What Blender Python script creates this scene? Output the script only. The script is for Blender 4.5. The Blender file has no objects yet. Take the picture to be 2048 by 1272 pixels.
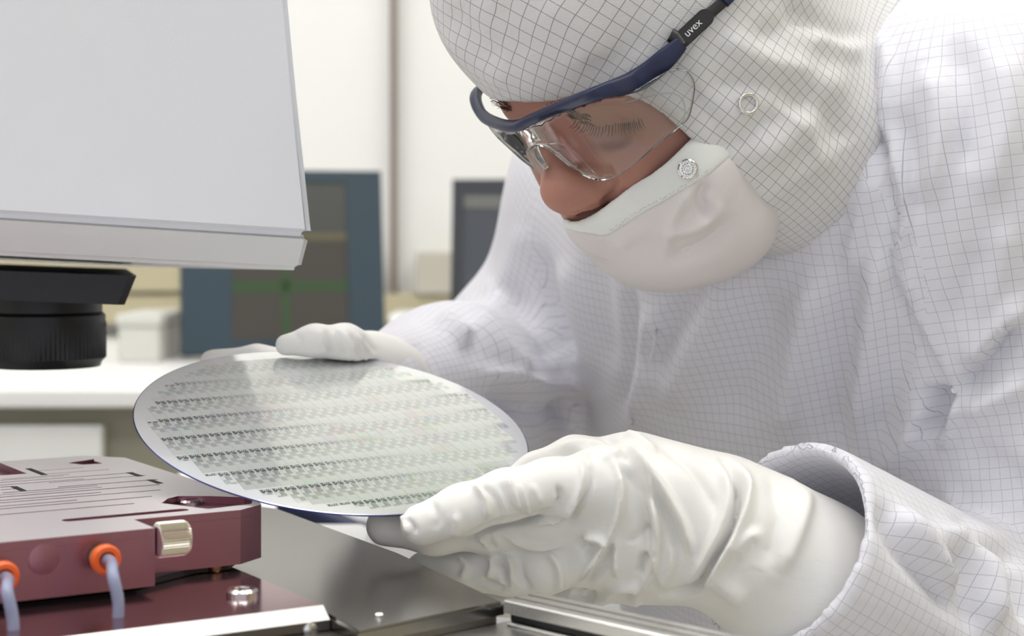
import bpy, bmesh, math, random
import numpy as np
from mathutils import Vector, Matrix
from mathutils.geometry import delaunay_2d_cdt
random.seed(4); np.random.seed(4)

# ------------------------------------------------------------------ camera, world, exposure
F = 3413.0; CX = 1024.0; Y0 = 480.0; CZ = 1.2          # focal length in px of the 2048 frame, horizon row, eye height
sc = bpy.context.scene
COL = sc.collection
cam_d = bpy.data.cameras.new('camera'); cam = bpy.data.objects.new('camera', cam_d); COL.objects.link(cam)
cam.location = (0, 0, CZ); cam.rotation_euler = (math.pi/2, 0, 0)
cam_d.sensor_width = 36; cam_d.lens = 60; cam_d.shift_y = -156/2048
cam_d.dof.use_dof = True; cam_d.dof.focus_distance = 0.83; cam_d.dof.aperture_fstop = 9.0
cam_d.clip_start = 0.02
sc.camera = cam
w = bpy.data.worlds.new('world'); sc.world = w; w.use_nodes = True
w.node_tree.nodes['Background'].inputs[0].default_value = (0.90, 0.93, 1.0, 1)
w.node_tree.nodes['Background'].inputs[1].default_value = 0.90
sc.view_settings.view_transform = 'Standard'; sc.view_settings.look = 'None'
sc.view_settings.gamma = 1.0; sc.view_settings.use_curve_mapping = False
sc.view_settings.exposure = 0.0
PANEL_E = 6.3                                          # ceiling light panels

# ------------------------------------------------------------------ helpers
def P(px, py, d): return np.array([(px-CX)/F*d, d, CZ-(py-Y0)/F*d])
def Q(px, py, h):
    d = F*h/(py-Y0); return np.array([(px-CX)/F*d, d])
def proj(V): return CX+F*V[:, 0]/V[:, 1], Y0-F*(V[:, 2]-CZ)/V[:, 1]

def setp(o, label=None, cat=None, group=None, kind=None):
    if label: o['label'] = label
    if cat: o['category'] = cat
    if group: o['group'] = group
    if kind: o['kind'] = kind
    return o
def empty(name, label, cat, loc=(0, 0, 0), group=None):
    o = bpy.data.objects.new(name, None); COL.objects.link(o); o.location = loc; o.empty_display_size = .02
    return setp(o, label, cat, group)
def obj(name, me, m=None, parent=None):
    o = bpy.data.objects.new(name, me); COL.objects.link(o)
    if m is not None and not me.materials: me.materials.append(m)
    if parent is not None:
        o.parent = parent; bpy.context.view_layer.update()
        o.matrix_parent_inverse = parent_world(parent).inverted()
    return o
def parent_world(p):
    M = Matrix.Translation(p.location) @ p.rotation_euler.to_matrix().to_4x4()
    if p.parent: M = parent_world(p.parent) @ p.matrix_parent_inverse @ M
    return M
def mesh_from(name, V, Fc, smooth=False):
    me = bpy.data.meshes.new(name); me.from_pydata([tuple(v) for v in V], [], [tuple(f) for f in Fc]); me.update()
    if smooth: me.shade_smooth()
    return me
def bm_mesh(name, bm, smooth=False):
    bmesh.ops.recalc_face_normals(bm, faces=bm.faces)
    me = bpy.data.meshes.new(name); bm.to_mesh(me); bm.free()
    if smooth: me.shade_smooth()
    return me
def box_mesh(name, x0, x1, y0, y1, z0, z1, bev=0.0, seg=2):
    bm = bmesh.new(); bmesh.ops.create_cube(bm, size=1)
    for v in bm.verts:
        v.co = ((x0+x1)/2+v.co.x*(x1-x0), (y0+y1)/2+v.co.y*(y1-y0), (z0+z1)/2+v.co.z*(z1-z0))
    if bev: bmesh.ops.bevel(bm, geom=bm.edges[:], offset=bev, segments=seg, profile=.5, affect='EDGES')
    return bm_mesh(name, bm)
def frame_M(o, x, y, z):                                # matrix with given axes and origin
    return Matrix(((x[0], y[0], z[0], o[0]), (x[1], y[1], z[1], o[1]), (x[2], y[2], z[2], o[2]), (0, 0, 0, 1)))
def pip(poly, x, y):                                    # point in polygon
    c = False; n = len(poly); j = n-1
    for i in range(n):
        xi, yi = poly[i][:2]; xj, yj = poly[j][:2]
        if (yi > y) != (yj > y) and x < (xj-xi)*(y-yi)/(yj-yi)+xi: c = not c
        j = i
    return c
def extrude_poly(name, outer, holes, z0, z1, bev=0.0, bottom=True):
    """plate with holes cut right through it"""
    vs = [tuple(p[:2]) for p in outer]; es = [(i, (i+1) % len(outer)) for i in range(len(outer))]
    for h in holes:
        b = len(vs); vs += [tuple(p[:2]) for p in h]; es += [(b+i, b+(i+1) % len(h)) for i in range(len(h))]
    r = delaunay_2d_cdt([Vector(v) for v in vs], es, [], 0, 1e-7)
    nv, ne, nf = r[0], r[1], r[2]
    faces = []
    for f in nf:
        cx = sum(nv[i][0] for i in f)/len(f); cy = sum(nv[i][1] for i in f)/len(f)
        if pip(outer, cx, cy) and not any(pip(h, cx, cy) for h in holes): faces.append(list(f))
    n = len(nv); V = [(v[0], v[1], z1) for v in nv]+[(v[0], v[1], z0) for v in nv]
    Fc = [tuple(f) for f in faces]
    if bottom: Fc += [tuple(n+i for i in reversed(f)) for f in faces]
    cnt = {}
    for f in faces:
        for i in range(len(f)):
            a, b = f[i], f[(i+1) % len(f)]
            cnt.setdefault((min(a, b), max(a, b)), []).append((a, b))
    for k, l in cnt.items():
        if len(l) == 1:
            a, b = l[0]; Fc.append((b, a, n+a, n+b))
    bm = bmesh.new(); me = mesh_from(name, V, Fc); bm.from_mesh(me)
    bmesh.ops.recalc_face_normals(bm, faces=bm.faces)
    bm.to_mesh(me); bm.free()
    return me
def lathe_mesh(name, prof, seg=48, smooth=True, M=None, rib=None):
    """profile (r,z) around z; rib = (i0,i1,n,depth): profile rows that get knurled"""
    V = []; Fc = []
    for i, (r, z) in enumerate(prof):
        for k in range(seg):
            a = 2*math.pi*k/seg; rr = r
            if rib and rib[0] <= i <= rib[1]: rr = r-(rib[2] if k % 2 else 0)
            V.append((rr*math.cos(a), rr*math.sin(a), z))
    for i in range(len(prof)-1):
        for k in range(seg):
            k2 = (k+1) % seg; Fc.append((i*seg+k, i*seg+k2, (i+1)*seg+k2, (i+1)*seg+k))
    Fc.append(tuple(reversed(range(seg)))); Fc.append(tuple((len(prof)-1)*seg+k for k in range(seg)))
    me = mesh_from(name, V, Fc)
    if M is not None: me.transform(M)
    bm = bmesh.new(); bm.from_mesh(me); bmesh.ops.recalc_face_normals(bm, faces=bm.faces); bm.to_mesh(me); bm.free()
    if smooth:
        me.shade_smooth()
        try: me.set_sharp_from_angle(angle=math.radians(32))
        except Exception: pass
    return me
def catmull(pts, n=8):
    pts = [np.array(p, float) for p in pts]; out = []
    for i in range(len(pts)-1):
        p0 = pts[max(i-1, 0)]; p1 = pts[i]; p2 = pts[i+1]; p3 = pts[min(i+2, len(pts)-1)]
        for k in range(n):
            t = k/n
            out.append(.5*((2*p1)+(-p0+p2)*t+(2*p0-5*p1+4*p2-p3)*t*t+(-p0+3*p1-3*p2+p3)*t**3))
    out.append(pts[-1]); return out
def tube_mesh(name, pts, rad, seg=12, up=(0, 0, 1), flat=None, smooth=True):
    """swept tube; rad scalar or list; flat=(rx,ry) lists give an elliptical section (rx along 'up')"""
    pts = [Vector(p) for p in pts]; n = len(pts); V = []; Fc = []
    for i, p in enumerate(pts):
        t = (pts[min(i+1, n-1)]-pts[max(i-1, 0)]).normalized()
        a = Vector(up); a = (a-t*a.dot(t)).normalized(); b = t.cross(a)
        for k in range(seg):
            th = 2*math.pi*k/seg
            if flat is not None:
                rx, ry = flat[0][i], flat[1][i]
                c, s = math.cos(th), math.sin(th)
                e = .55
                V.append(p+a*rx*math.copysign(abs(c)**e, c)+b*ry*math.copysign(abs(s)**e, s))
            else:
                r = rad[i] if hasattr(rad, '__len__') else rad
                V.append(p+a*r*math.cos(th)+b*r*math.sin(th))
    for i in range(n-1):
        for k in range(seg):
            k2 = (k+1) % seg; Fc.append((i*seg+k, i*seg+k2, (i+1)*seg+k2, (i+1)*seg+k))
    Fc.append(tuple(reversed(range(seg)))); Fc.append(tuple((n-1)*seg+k for k in range(seg)))
    me = mesh_from(name, V, Fc)
    bm = bmesh.new(); bm.from_mesh(me); bmesh.ops.recalc_face_normals(bm, faces=bm.faces); bm.to_mesh(me); bm.free()
    if smooth:
        me.shade_smooth()
        try: me.set_sharp_from_angle(angle=math.radians(50))
        except Exception: pass
    return me
def join_meshes(name, ms):
    bm = bmesh.new()
    for m in ms: bm.from_mesh(m)
    me = bpy.data.meshes.new(name); bm.to_mesh(me); bm.free(); me.shade_smooth()
    try: me.set_sharp_from_angle(angle=math.radians(40))
    except Exception: pass
    return me

# ------------------------------------------------------------------ materials
class NT:
    def __init__(s, name):
        s.m = bpy.data.materials.new(name); s.m.use_nodes = True; s.t = s.m.node_tree; s.n = s.t.nodes
        s.b = s.n['Principled BSDF']
    def node(s, t, **k):
        nd = s.n.new(t)
        for a, v in k.items(): setattr(nd, a, v)
        return nd
    def put(s, v, sock):
        if hasattr(v, 'is_output'): s.t.links.new(v, sock)
        elif isinstance(v, (tuple, list)) and len(v) == 3 and sock.type == 'RGBA': sock.default_value = (*v, 1)
        else: sock.default_value = v
    def math(s, op, a, b=0.0, c=0.0):
        nd = s.node('ShaderNodeMath', operation=op)
        s.put(a, nd.inputs[0]); s.put(b, nd.inputs[1]); s.put(c, nd.inputs[2]); return nd.outputs[0]
    def mix(s, f, a, b, mode='MIX'):
        nd = s.node('ShaderNodeMix', data_type='RGBA', blend_type=mode)
        s.put(f, nd.inputs[0]); s.put(a, nd.inputs[6]); s.put(b, nd.inputs[7]); return nd.outputs[2]
    def noise(s, scale, vec=None, detail=3.0, rough=.5):
        nd = s.node('ShaderNodeTexNoise'); nd.inputs['Scale'].default_value = scale
        nd.inputs['Detail'].default_value = detail; nd.inputs['Roughness'].default_value = rough
        if vec is not None: s.t.links.new(vec, nd.inputs['Vector'])
        return nd.outputs['Fac']
    def coord(s, k='Object'): return s.node('ShaderNodeTexCoord').outputs[k]
    def mapping(s, v, scale=(1, 1, 1), rot=(0, 0, 0)):
        nd = s.node('ShaderNodeMapping'); s.t.links.new(v, nd.inputs[0])
        nd.inputs['Scale'].default_value = scale; nd.inputs['Rotation'].default_value = rot; return nd.outputs[0]
    def bump(s, h, strength=.3, dist=.001):
        nd = s.node('ShaderNodeBump'); nd.inputs['Strength'].default_value = strength; nd.inputs['Distance'].default_value = dist
        s.t.links.new(h, nd.inputs['Height']); s.t.links.new(nd.outputs[0], s.b.inputs['Normal'])
    def pr(s, **k):
        for a, v in k.items(): s.put(v, s.b.inputs[a.replace('_', ' ')])
        return s
def simple(name, col, rough=.5, metal=0.0, noise=None, bump=0.0, spec=.5):
    M = NT(name); c = M.coord()
    base = col
    if noise:
        n = M.noise(noise[0], c, 4.0)
        base = M.mix(M.math('MULTIPLY', n, noise[1]), col, tuple(x*.72 for x in col))
    M.pr(Base_Color=base, Roughness=rough, Metallic=metal, Specular_IOR_Level=spec)
    if bump: M.bump(M.noise(900, c, 2.0), bump, .0004)
    return M.m
def brushed(name, col, rough, metal, rot, amt=.12, scale=(60, 5000, 5000)):
    M = NT(name); c = M.mapping(M.coord(), scale, (0, 0, rot))
    n = M.noise(1.0, c, 3.0, .6)
    M.pr(Base_Color=M.mix(M.math('MULTIPLY', n, amt*2), col, tuple(x*.7 for x in col)), Metallic=metal,
         Roughness=M.math('ADD', rough-.06, M.math('MULTIPLY', n, .12)))
    return M.m
def cloth_mat(name, col, line, pitch=.0054, width=.036, dark=1.0, rot=0.0, lines=True):
    M = NT(name)
    uv = M.node('ShaderNodeUVMap').outputs[0]
    uvm = M.mapping(uv, (1, 1, 1), (0, 0, rot))
    sp = M.node('ShaderNodeSeparateXYZ'); M.t.links.new(uvm, sp.inputs[0])
    base = col
    c = M.coord()
    base = M.mix(M.math('MULTIPLY', M.noise(14, c, 3.0), .16), col, (col[0]*.80, col[1]*.80, col[2]*.86))
    if lines:
        ms = []
        for k, o in enumerate(('X', 'Y')):
            f = M.math('FRACT', M.math('DIVIDE', sp.outputs[o], pitch))
            d = M.math('ABSOLUTE', M.math('SUBTRACT', f, .5))
            l = M.math('LESS_THAN', d, width)
            other = sp.outputs['Y' if o == 'X' else 'X']
            dash = M.math('GREATER_THAN', M.math('FRACT', M.math('DIVIDE', other, pitch/9.0)), .22)
            ms.append(M.math('MULTIPLY', l, M.math('ADD', M.math('MULTIPLY', dash, .6), .4)))
        msk = M.math('MULTIPLY', M.math('MAXIMUM', ms[0], ms[1]), dark)
        base = M.mix(msk, base, line)
    M.pr(Base_Color=base, Roughness=.62, Specular_IOR_Level=.35, Sheen_Weight=.25, Sheen_Roughness=.4)
    # diagonal twill plus soft crumple
    tw = M.mapping(uv, (1400, 1400, 1), (0, 0, .78))
    wv = M.node('ShaderNodeTexWave'); wv.inputs['Scale'].default_value = .35; M.t.links.new(tw, wv.inputs['Vector'])
    h = M.math('ADD', M.math('MULTIPLY', wv.outputs['Fac'], .04), M.noise(38, c, 3.0, .55))
    M.bump(h, .28, .006)
    tl = M.node('ShaderNodeBsdfTranslucent'); M.put(base, tl.inputs[0])
    mx = M.node('ShaderNodeMixShader'); mx.inputs[0].default_value = .16
    M.t.links.new(M.b.outputs[0], mx.inputs[1]); M.t.links.new(tl.outputs[0], mx.inputs[2]); M.t.links.new(mx.outputs[0], M.n['Material Output'].inputs[0])
    return M.m

GRID = (.10, .10, .15)
m_hood = cloth_mat('hood_fabric', (.87, .86, .85), GRID, .0047, .024, .85, .0)
m_cover = cloth_mat('coverall_fabric', (.90, .895, .945), (.20, .20, .30), .0056, .021, .60, .0)
m_mask = simple('mask_fabric', (.75, .70, .695), .7, 0, (20, .2), .15)
m_band = simple('mask_band_fabric', (.80, .81, .78), .65, 0, (20, .2), .1)
def glove_mat():
    M = NT('latex_glove'); c = M.coord()
    n = M.noise(55, c, 4.0, .6); big = M.noise(16, c, 2.0)
    M.pr(Base_Color=M.mix(M.math('MULTIPLY', big, .22), (.85, .84, .815), (.71, .69, .65)), Roughness=.46,
         Specular_IOR_Level=.42, Subsurface_Weight=.12, Subsurface_Radius=(.004, .003, .002), Subsurface_Scale=1.0)
    st = M.mapping(c, (40, 40, 150), (0, .3, .2))
    h = M.math('ADD', M.math('MULTIPLY', n, .6), M.math('MULTIPLY', M.noise(1.0, st, 2.0), .5))
    M.bump(h, .22, .003)
    return M.m
m_glove = glove_mat()
def skin_mat():
    M = NT('skin'); c = M.coord()
    n = M.noise(60, c, 4.0); p = M.noise(700, c, 2.0)
    col = M.mix(n, (.37, .178, .135), (.50, .245, .185))
    M.pr(Base_Color=col, Roughness=.48, Specular_IOR_Level=.4, Subsurface_Weight=.2, Subsurface_Radius=(.006, .0025, .0015), Subsurface_Scale=1.0)
    M.bump(p, .18, .0006); return M.m
m_skin = skin_mat()
m_hair = simple('dark_hair', (.035, .022, .016), .5)
m_wall = simple('wall_paint', (.86, .86, .84), .6, 0, (3, .06))
m_wallr = simple('wall_paint_beige', (.52, .48, .33), .6, 0, (3, .1))
m_ceil = simple('ceiling_panel', (.86, .87, .88), .7, 0, (4, .05))
m_floor = simple('vinyl_floor', (.50, .47, .40), .35, 0, (8, .2))
m_white = simple('white_laminate', (.86, .86, .86), .35, 0, (6, .05))
m_taupe = simple('taupe_laminate', (.36, .34, .27), .5, 0, (8, .15))
m_trunk = simple('trunking_grey_beige', (.55, .52, .45), .5, 0, (10, .1))
m_trunk2 = simple('trunking_olive', (.50, .45, .30), .5, 0, (10, .1))
m_strip = simple('brown_strip', (.24, .19, .165), .5, 0, (20, .2))
m_micro = simple('microscope_paint', (.76, .77, .80), .5, 0, (30, .06), .12)
m_micro2 = simple('microscope_trim', (.70, .70, .69), .5, 0, (30, .08), .12)
m_black = simple('black_anodised', (.012, .012, .014), .38, 0, (40, .2), 0, .4)
m_blackp = simple('black_plastic', (.018, .017, .016), .42, 0, (60, .2))
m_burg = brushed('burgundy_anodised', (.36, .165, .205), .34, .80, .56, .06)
m_burgtop = brushed('burgundy_top_painted_reflection', (.78, .72, .75), .34, .55, .56, .05)  # burgundy top face, with the white grazing reflection painted into its colour
m_steel = brushed('brushed_steel', (.31, .295, .275), .20, 1.0, -.45, .08)
m_alu = brushed('milled_aluminium', (.74, .73, .71), .28, .95, .56, .10)
m_dsteel = brushed('dark_steel', (.20, .18, .165), .35, .9, .56, .15)
m_chrome = simple('polished_steel', (.80, .79, .76), .14, 1.0, (30, .1))
m_knob = simple('knurled_steel', (.78, .74, .68), .26, 1.0, (60, .2))
m_brass = simple('aged_brass', (.32, .22, .12), .3, 1.0, (90, .5))
m_orange = simple('orange_plastic', (.85, .13, .02), .35, 0, (60, .1))
m_blue = simple('navy_plastic', (.012, .018, .065), .40, 0, (80, .15), .05)
m_mon = simple('dark_monitor_plastic', (.030, .033, .042), .45, 0, (40, .2))
m_monblue = simple('slate_blue_bezel', (.026, .048, .068), .45, 0, (30, .2))
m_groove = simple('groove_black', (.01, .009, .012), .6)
def tube_mat():
    M = NT('polyurethane_tube'); M.pr(Base_Color=(.40, .44, .62), Roughness=.2, Transmission_Weight=.35, IOR=1.45, Specular_IOR_Level=.6); return M.m
m_tube = tube_mat()
def glass_mat():
    M = NT('clear_polycarbonate')
    out = M.n['Material Output']; tr = M.node('ShaderNodeBsdfTransparent'); gl = M.node('ShaderNodeBsdfGlossy')
    tr.inputs[0].default_value = (.97, .965, .95, 1); gl.inputs['Roughness'].default_value = .04
    fr = M.node('ShaderNodeFresnel'); fr.inputs[0].default_value = 1.5
    ms = M.node('ShaderNodeMixShader'); M.t.links.new(M.math('ADD', fr.outputs[0], .035), ms.inputs[0])
    M.t.links.new(tr.outputs[0], ms.inputs[1]); M.t.links.new(gl.outputs[0], ms.inputs[2]); M.t.links.new(ms.outputs[0], out.inputs[0])
    return M.m
m_lens = glass_mat()
def screen_mat(name, c0, c1, stre):
    M = NT(name); g = M.node('ShaderNodeSeparateXYZ'); M.t.links.new(M.coord('Generated'), g.inputs[0])
    ramp = M.mix(g.outputs['Z'], c0, c1)
    M.pr(Base_Color=(.02, .02, .02), Roughness=.25, Emission_Color=ramp, Emission_Strength=stre); return M.m

# ------------------------------------------------------------------ setting
def struct(name, me, m): return setp(obj(name, me, m), kind='structure')
struct('floor', box_mesh('floor', -2.6, 2.6, -2.5, 3.3, -.05, 0), m_floor)
struct('ceiling', box_mesh('ceiling', -2.6, 2.6, -2.5, 3.3, 3.4, 3.45), m_ceil)
struct('wall_back', box_mesh('wall_back', -2.6, 2.6, 3.2, 3.3, 0, 3.4), m_wall)
struct('wall_left', box_mesh('wall_left', -2.6, -2.5, -2.5, 3.3, 0, 3.4), m_wall)
struct('wall_right', box_mesh('wall_right', 2.5, 2.6, -2.5, 3.3, 0, 3.4), m_wallr)
sx = (788-CX)/F*3.19
struct('trim_1', box_mesh('trim_1', sx-.0055, sx+.0055, 3.17, 3.2, 0, 3.4, .002), m_strip)
# ceiling light panels (real luminaires)
m_emit = NT('light_diffuser'); m_emit.pr(Base_Color=(.9, .9, .9), Emission_Color=(1.0, .985, .96), Emission_Strength=PANEL_E); m_emit = m_emit.m
LP = [(-1.5, .0), (0, .0), (1.5, .0), (-1.5, .95), (0, .95), (1.5, .95), (-1.5, 1.9), (0, 1.9), (1.5, 1.9)]
for i, (lx, ly) in enumerate(LP):
    t = empty('ceiling_light', 'white recessed ceiling light panel overhead in the cleanroom ceiling', 'ceiling light', (lx, ly, 3.38), 'ceiling light panels')
    obj('diffuser', box_mesh('diffuser', lx-.55, lx+.55, ly-.28, ly+.28, 3.375, 3.385), m_emit, t)
    obj('light_frame', extrude_poly('light_frame', [(lx-.6, ly-.33), (lx+.6, ly-.33), (lx+.6, ly+.33), (lx-.6, ly+.33)],
        [[(lx-.55, ly-.28), (lx+.55, ly-.28), (lx+.55, ly+.28), (lx-.55, ly+.28)]], 3.37, 3.40), m_white, t)

# ------------------------------------------------------------------ background furniture
zc = 1.02
t = empty('base_cabinet', 'taupe base cabinet with a white drawer front under the long white worktop', 'cabinet', (-.8, 2.6, 0))
obj('carcass', box_mesh('carcass', -2.4, .75, 2.09, 3.15, 0, zc-.022), m_taupe, t)
xr = (205-CX)/F*2.07
d1 = obj('drawer_front', box_mesh('drawer_front', -1.2, xr, 2.068, 2.09, .80, zc-.045, .004), m_white, t)
obj('handle', tube_mesh('handle', [(-.9, 2.05, .93), (-.7, 2.05, .93)], .006), m_chrome, d1)
setp(obj('worktop', box_mesh('worktop', -2.4, .78, 2.05, 3.17, zc-.022, zc, .003), m_white), 'long white worktop along the back wall behind the wafer', 'worktop')
t = empty('cable_trunking', 'two-tone beige cable trunking on the back wall behind the monitors', 'trunking', (0, 3.18, 1.1))
obj('trunking_cover', box_mesh('trunking_cover', -2.4, -.26, 3.13, 3.195, 1.105, 1.185, .004), m_trunk2, t)
obj('trunking_cover', box_mesh('trunking_cover', (832-CX)/F*3.14, .9, 3.13, 3.195, 1.10, 1.178, .004), m_trunk, t)
obj('trunking_base', box_mesh('trunking_base', -2.4, .9, 3.14, 3.195, 1.045, 1.10, .004), m_trunk2, t)
def carton(name, px0, px1, py0, d, dep, lab, m=m_white):
    x0 = (px0-CX)/F*d; x1 = (px1-CX)/F*d; z1 = CZ-(py0-Y0)/F*d
    t = empty(name, lab, 'box', ((x0+x1)/2, d+dep/2, zc))
    obj('box_body', box_mesh('box_body', x0, x1, d, d+dep, zc, z1-.018, .004), m, t)
    obj('lid', box_mesh('lid', x0-.003, x1+.003, d-.003, d+dep+.003, z1-.018, z1, .004), m, t)
m_boxg = simple('pale_grey_plastic', (.62, .62, .58), .5, 0, (10, .1))
carton('storage_box', 236, 318, 628, 2.5, .18, 'pale grey lidded box on the worktop just right of the black objective lens', m_boxg)
carton('storage_box', 326, 366, 640, 2.7, .16, 'narrow pale box on the worktop touching the blue-framed monitor', m_white)
carton('storage_box', 782, 846, 628, 2.6, .15, 'small white box on the worktop between the two monitors', m_white)

def monitor(label, corners, d, yaw, bez, m_frame, m_scr, cross=False, extra=None):
    """corners: left px, right px, top px, bottom px at depth d"""
    px0, px1, py0, py1 = corners
    W = (px1-px0)/F*d; H = (py1-py0)/F*d
    c = P((px0+px1)/2, (py0+py1)/2, d)
    t = empty('monitor', label, 'monitor', (c[0], c[1]+.05, zc))
    M = Matrix.Translation(c) @ Matrix.Rotation(yaw, 4, 'Z') @ Matrix.Rotation(math.radians(-9), 4, 'X')
    def add(nm, me, m, par=t):
        me.transform(M); return obj(nm, me, m, par)
    add('casing', box_mesh('casing', -W/2, W/2, .004, .045, -H/2, H/2, .006), m_mon)
    fr = extrude_poly('bezel', [(-W/2, -H/2), (W/2, -H/2), (W/2, H/2), (-W/2, H/2)],
                      [[(-W/2+bez[0], -H/2+bez[2]), (W/2-bez[1], -H/2+bez[2]), (W/2-bez[1], H/2-bez[3]), (-W/2+bez[0], H/2-bez[3])]], -.012, .004)
    fr.transform(Matrix.Rotation(math.pi/2, 4, 'X')); add('bezel', fr, m_frame)
    s = add('screen', box_mesh('screen', -W/2+bez[0], W/2-bez[1], .001, .006, -H/2+bez[2], H/2-bez[3]), m_scr)
    if extra: extra(add, W, H, s, bez)
    obj('stand_neck', box_mesh('stand_neck', c[0]-.03, c[0]+.03, c[1]+.055, c[1]+.075, zc+.012, c[2], .004), m_mon, t)
    obj('stand_foot', box_mesh('stand_foot', c[0]-.11, c[0]+.11, c[1]-.05, c[1]+.13, zc, zc+.014, .005), m_mon, t)
m_scr1 = screen_mat('dark_olive_screen', (.030, .026, .018), (.060, .064, .052), 1.0)
m_scr2 = screen_mat('slate_screen', (.05, .058, .072), (.045, .052, .065), 1.0)
m_green = NT('green_line'); m_green.pr(Base_Color=(.01, .02, .01), Emission_Color=(.018, .045, .010), Emission_Strength=1.0); m_green = m_green.m
m_dkp = NT('screen_window'); m_dkp.pr(Base_Color=(.02, .02, .02), Emission_Color=(.030, .024, .016), Emission_Strength=1.0); m_dkp = m_dkp.m
def cross(add, W, H, s, b):
    z0, z1 = -H/2+b[2], H/2-b[3]; x0, x1 = -W/2+b[0], W/2-b[1]
    add('screen_window', box_mesh('screen_window', x0, x1, -.0005, .002, z0, .032), m_dkp, s)
    add('title_bar', box_mesh('title_bar', x0, x1, -.0008, .002, .032, .044), simple('olive_bar', (.10, .09, .05), .5), s)
    add('crosshair_line', box_mesh('crosshair_line', x0, x1, -.001, .001, -.048, -.030), m_green, s)
    add('crosshair_line', box_mesh('crosshair_line', x0+.075, x0+.088, -.001, .001, z0, .030), m_green, s)
monitor('blue-framed tilted monitor with green crosshair left of the brown wall strip', (365, 768, 338, 706), 2.6, math.radians(14), (.075, .055, .02, .018), m_monblue, m_scr1, extra=cross)
def bar(add, W, H, s, b):
    add('title_bar', box_mesh('title_bar', -W/2+b[0], W/2-b[1], -.001, .002, H/2-b[3]-.028, H/2-b[3]-.008), simple('grey_bar', (.13, .13, .12), .5), s)
monitor('black-framed monitor half hidden behind the far white sleeve', (902, 1290, 356, 690), 2.7, math.radians(-4), (.018, .018, .018, .018), m_mon, m_scr2, extra=bar)

# tall white cart seen between wafer and steel plate
t = empty('equipment_cart', 'white equipment cart with navy rail glimpsed low between wafer and steel plate', 'cart', (-.1, 1.62, 0))
obj('cart_body', box_mesh('cart_body', -.34, .12, 1.48, 1.80, .06, .965, .008), m_white, t)
a = P(560, 1000, 1.47); b = P(745, 1078, 1.47)
obj('rail', tube_mesh('rail', [a, b], .010), m_blue, t)
for ix in (-.30, .08):
    for iy in (1.52, 1.76): obj('caster', lathe_mesh('caster', [(.03, -.012), (.03, .012)], 20, True, Matrix.Translation((ix, iy, .03)) @ Matrix.Rotation(math.pi/2, 4, 'Y')), m_blackp, t)

# ------------------------------------------------------------------ probe stage: chuck, base plate, steel plates
DC = .786
HT = (1003-Y0)/F*DC          # chuck top below the eye
zt = CZ-HT
HB = (1137-Y0)/F*DC*.976; zb = CZ-HB
A = Q(310, 1056, HT); B = Q(0, 1085, HT)
U = (A-B)/np.linalg.norm(A-B); Vv = np.array([-U[1], U[0]])
def uv(px, py, h=HT):
    q = Q(px, py, h)-A; return (q@U, q@Vv)
MCH = frame_M((A[0], A[1], 0), (U[0], U[1], 0), (Vv[0], Vv[1], 0), (0, 0, 1))
def chuck_mesh(me): me.transform(MCH); return me
stage = empty('wafer_chuck', 'burgundy anodised chuck block with grooved top beside the wafer', 'chuck', (A[0], A[1], zb))
c1 = uv(312, 1035); c2 = uv(470, 1016); c3 = uv(505, 1003); c4 = uv(520, 999)
vback = uv(160, 912)[1]
outl = [(-.32, 0), (0, 0), (0, c1[1]), (c2[0], c1[1]), (c3[0], c1[1]+.010), (c3[0]+.004, c1[1]+.022), (c3[0]+.004, vback-.02), (c3[0]-.012, vback), (-.32, vback)]
# pocket near the corner, slot, back pocket, left pocket
pk = [uv(322, 1005), uv(338, 997), uv(352, 992), uv(420, 993), uv(490, 999), uv(506, 1000)]
u3 = c3[0]+.002
ptop = [uv(323, 1006), (uv(335, 997)[0], uv(335, 997)[1]), uv(352, 992), uv(395, 992), (u3-.002, uv(395, 992)[1]+.004), (u3, c1[1]+.030), (u3, c1[1]+.0115), (c3[0]-.002, c1[1]+.0105), (uv(440, 1010)[0], c1[1]+.012)]
ptop = [uv(323, 1006), uv(336, 997), uv(356, 992), uv(420, 992), (u3, uv(420, 992)[1]*.55+.02), (u3, c1[1]+.024), (c3[0]-.003, c1[1]+.014), (uv(400, 1012)[0], c1[1]+.010)]
sl0 = uv(140, 1040); sl1 = uv(362, 1020)
def slot(p, q, wd, n=8):
    p = np.array(p); q = np.array(q); t = (q-p)/np.linalg.norm(q-p); nn = np.array([-t[1], t[0]]); out = []
    for k in range(n+1):
        an = -math.pi/2+math.pi*k/n; out.append(q+t*math.cos(an)*wd+nn*math.sin(an)*wd)
    for k in range(n+1):
        an = math.pi/2+math.pi*k/n; out.append(p+t*math.cos(an)*wd+nn*math.sin(an)*wd)
    return [tuple(o) for o in out]
holes = [slot(sl0, sl1, .0035)]
bp = [uv(136, 926), uv(188, 912+6), uv(189, 922), uv(205, 927), uv(165, 929)]
holes.append(bp)
lp0 = uv(0, 921); lp1 = uv(54, 947)
holes.append([(lp1[0], lp1[1]), (lp1[0], lp0[1]+.01), (-.27, lp0[1]+.01), (-.27, lp1[1])])
groove_lines = [((0, 957), (142, 950), .5), ((66, 942), (168, 935), .45), ((90, 948), (218, 939), .5), ((0, 961), (128, 951.5), .5),
    ((0, 966), (258, 945), .7), ((0, 971), (166, 957), .7), ((102, 967), (292, 951), .7), ((118, 975), (313, 958), .8),
    ((0, 974), (28, 973), .9), ((0, 984), (200, 973), .8), ((0, 979), (32, 978), .8), ((0, 996), (316, 968), .9), ((0, 991), (202, 973.5), .6), ((0, 1002), (200, 984), .8),
    ((0, 1008), (316, 978), .8), ((0, 1014), (152, 999), .8), ((0, 1020), (300, 991), .9), ((0, 1032), (264, 1005), .9)]
used = []
gid = []
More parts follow.
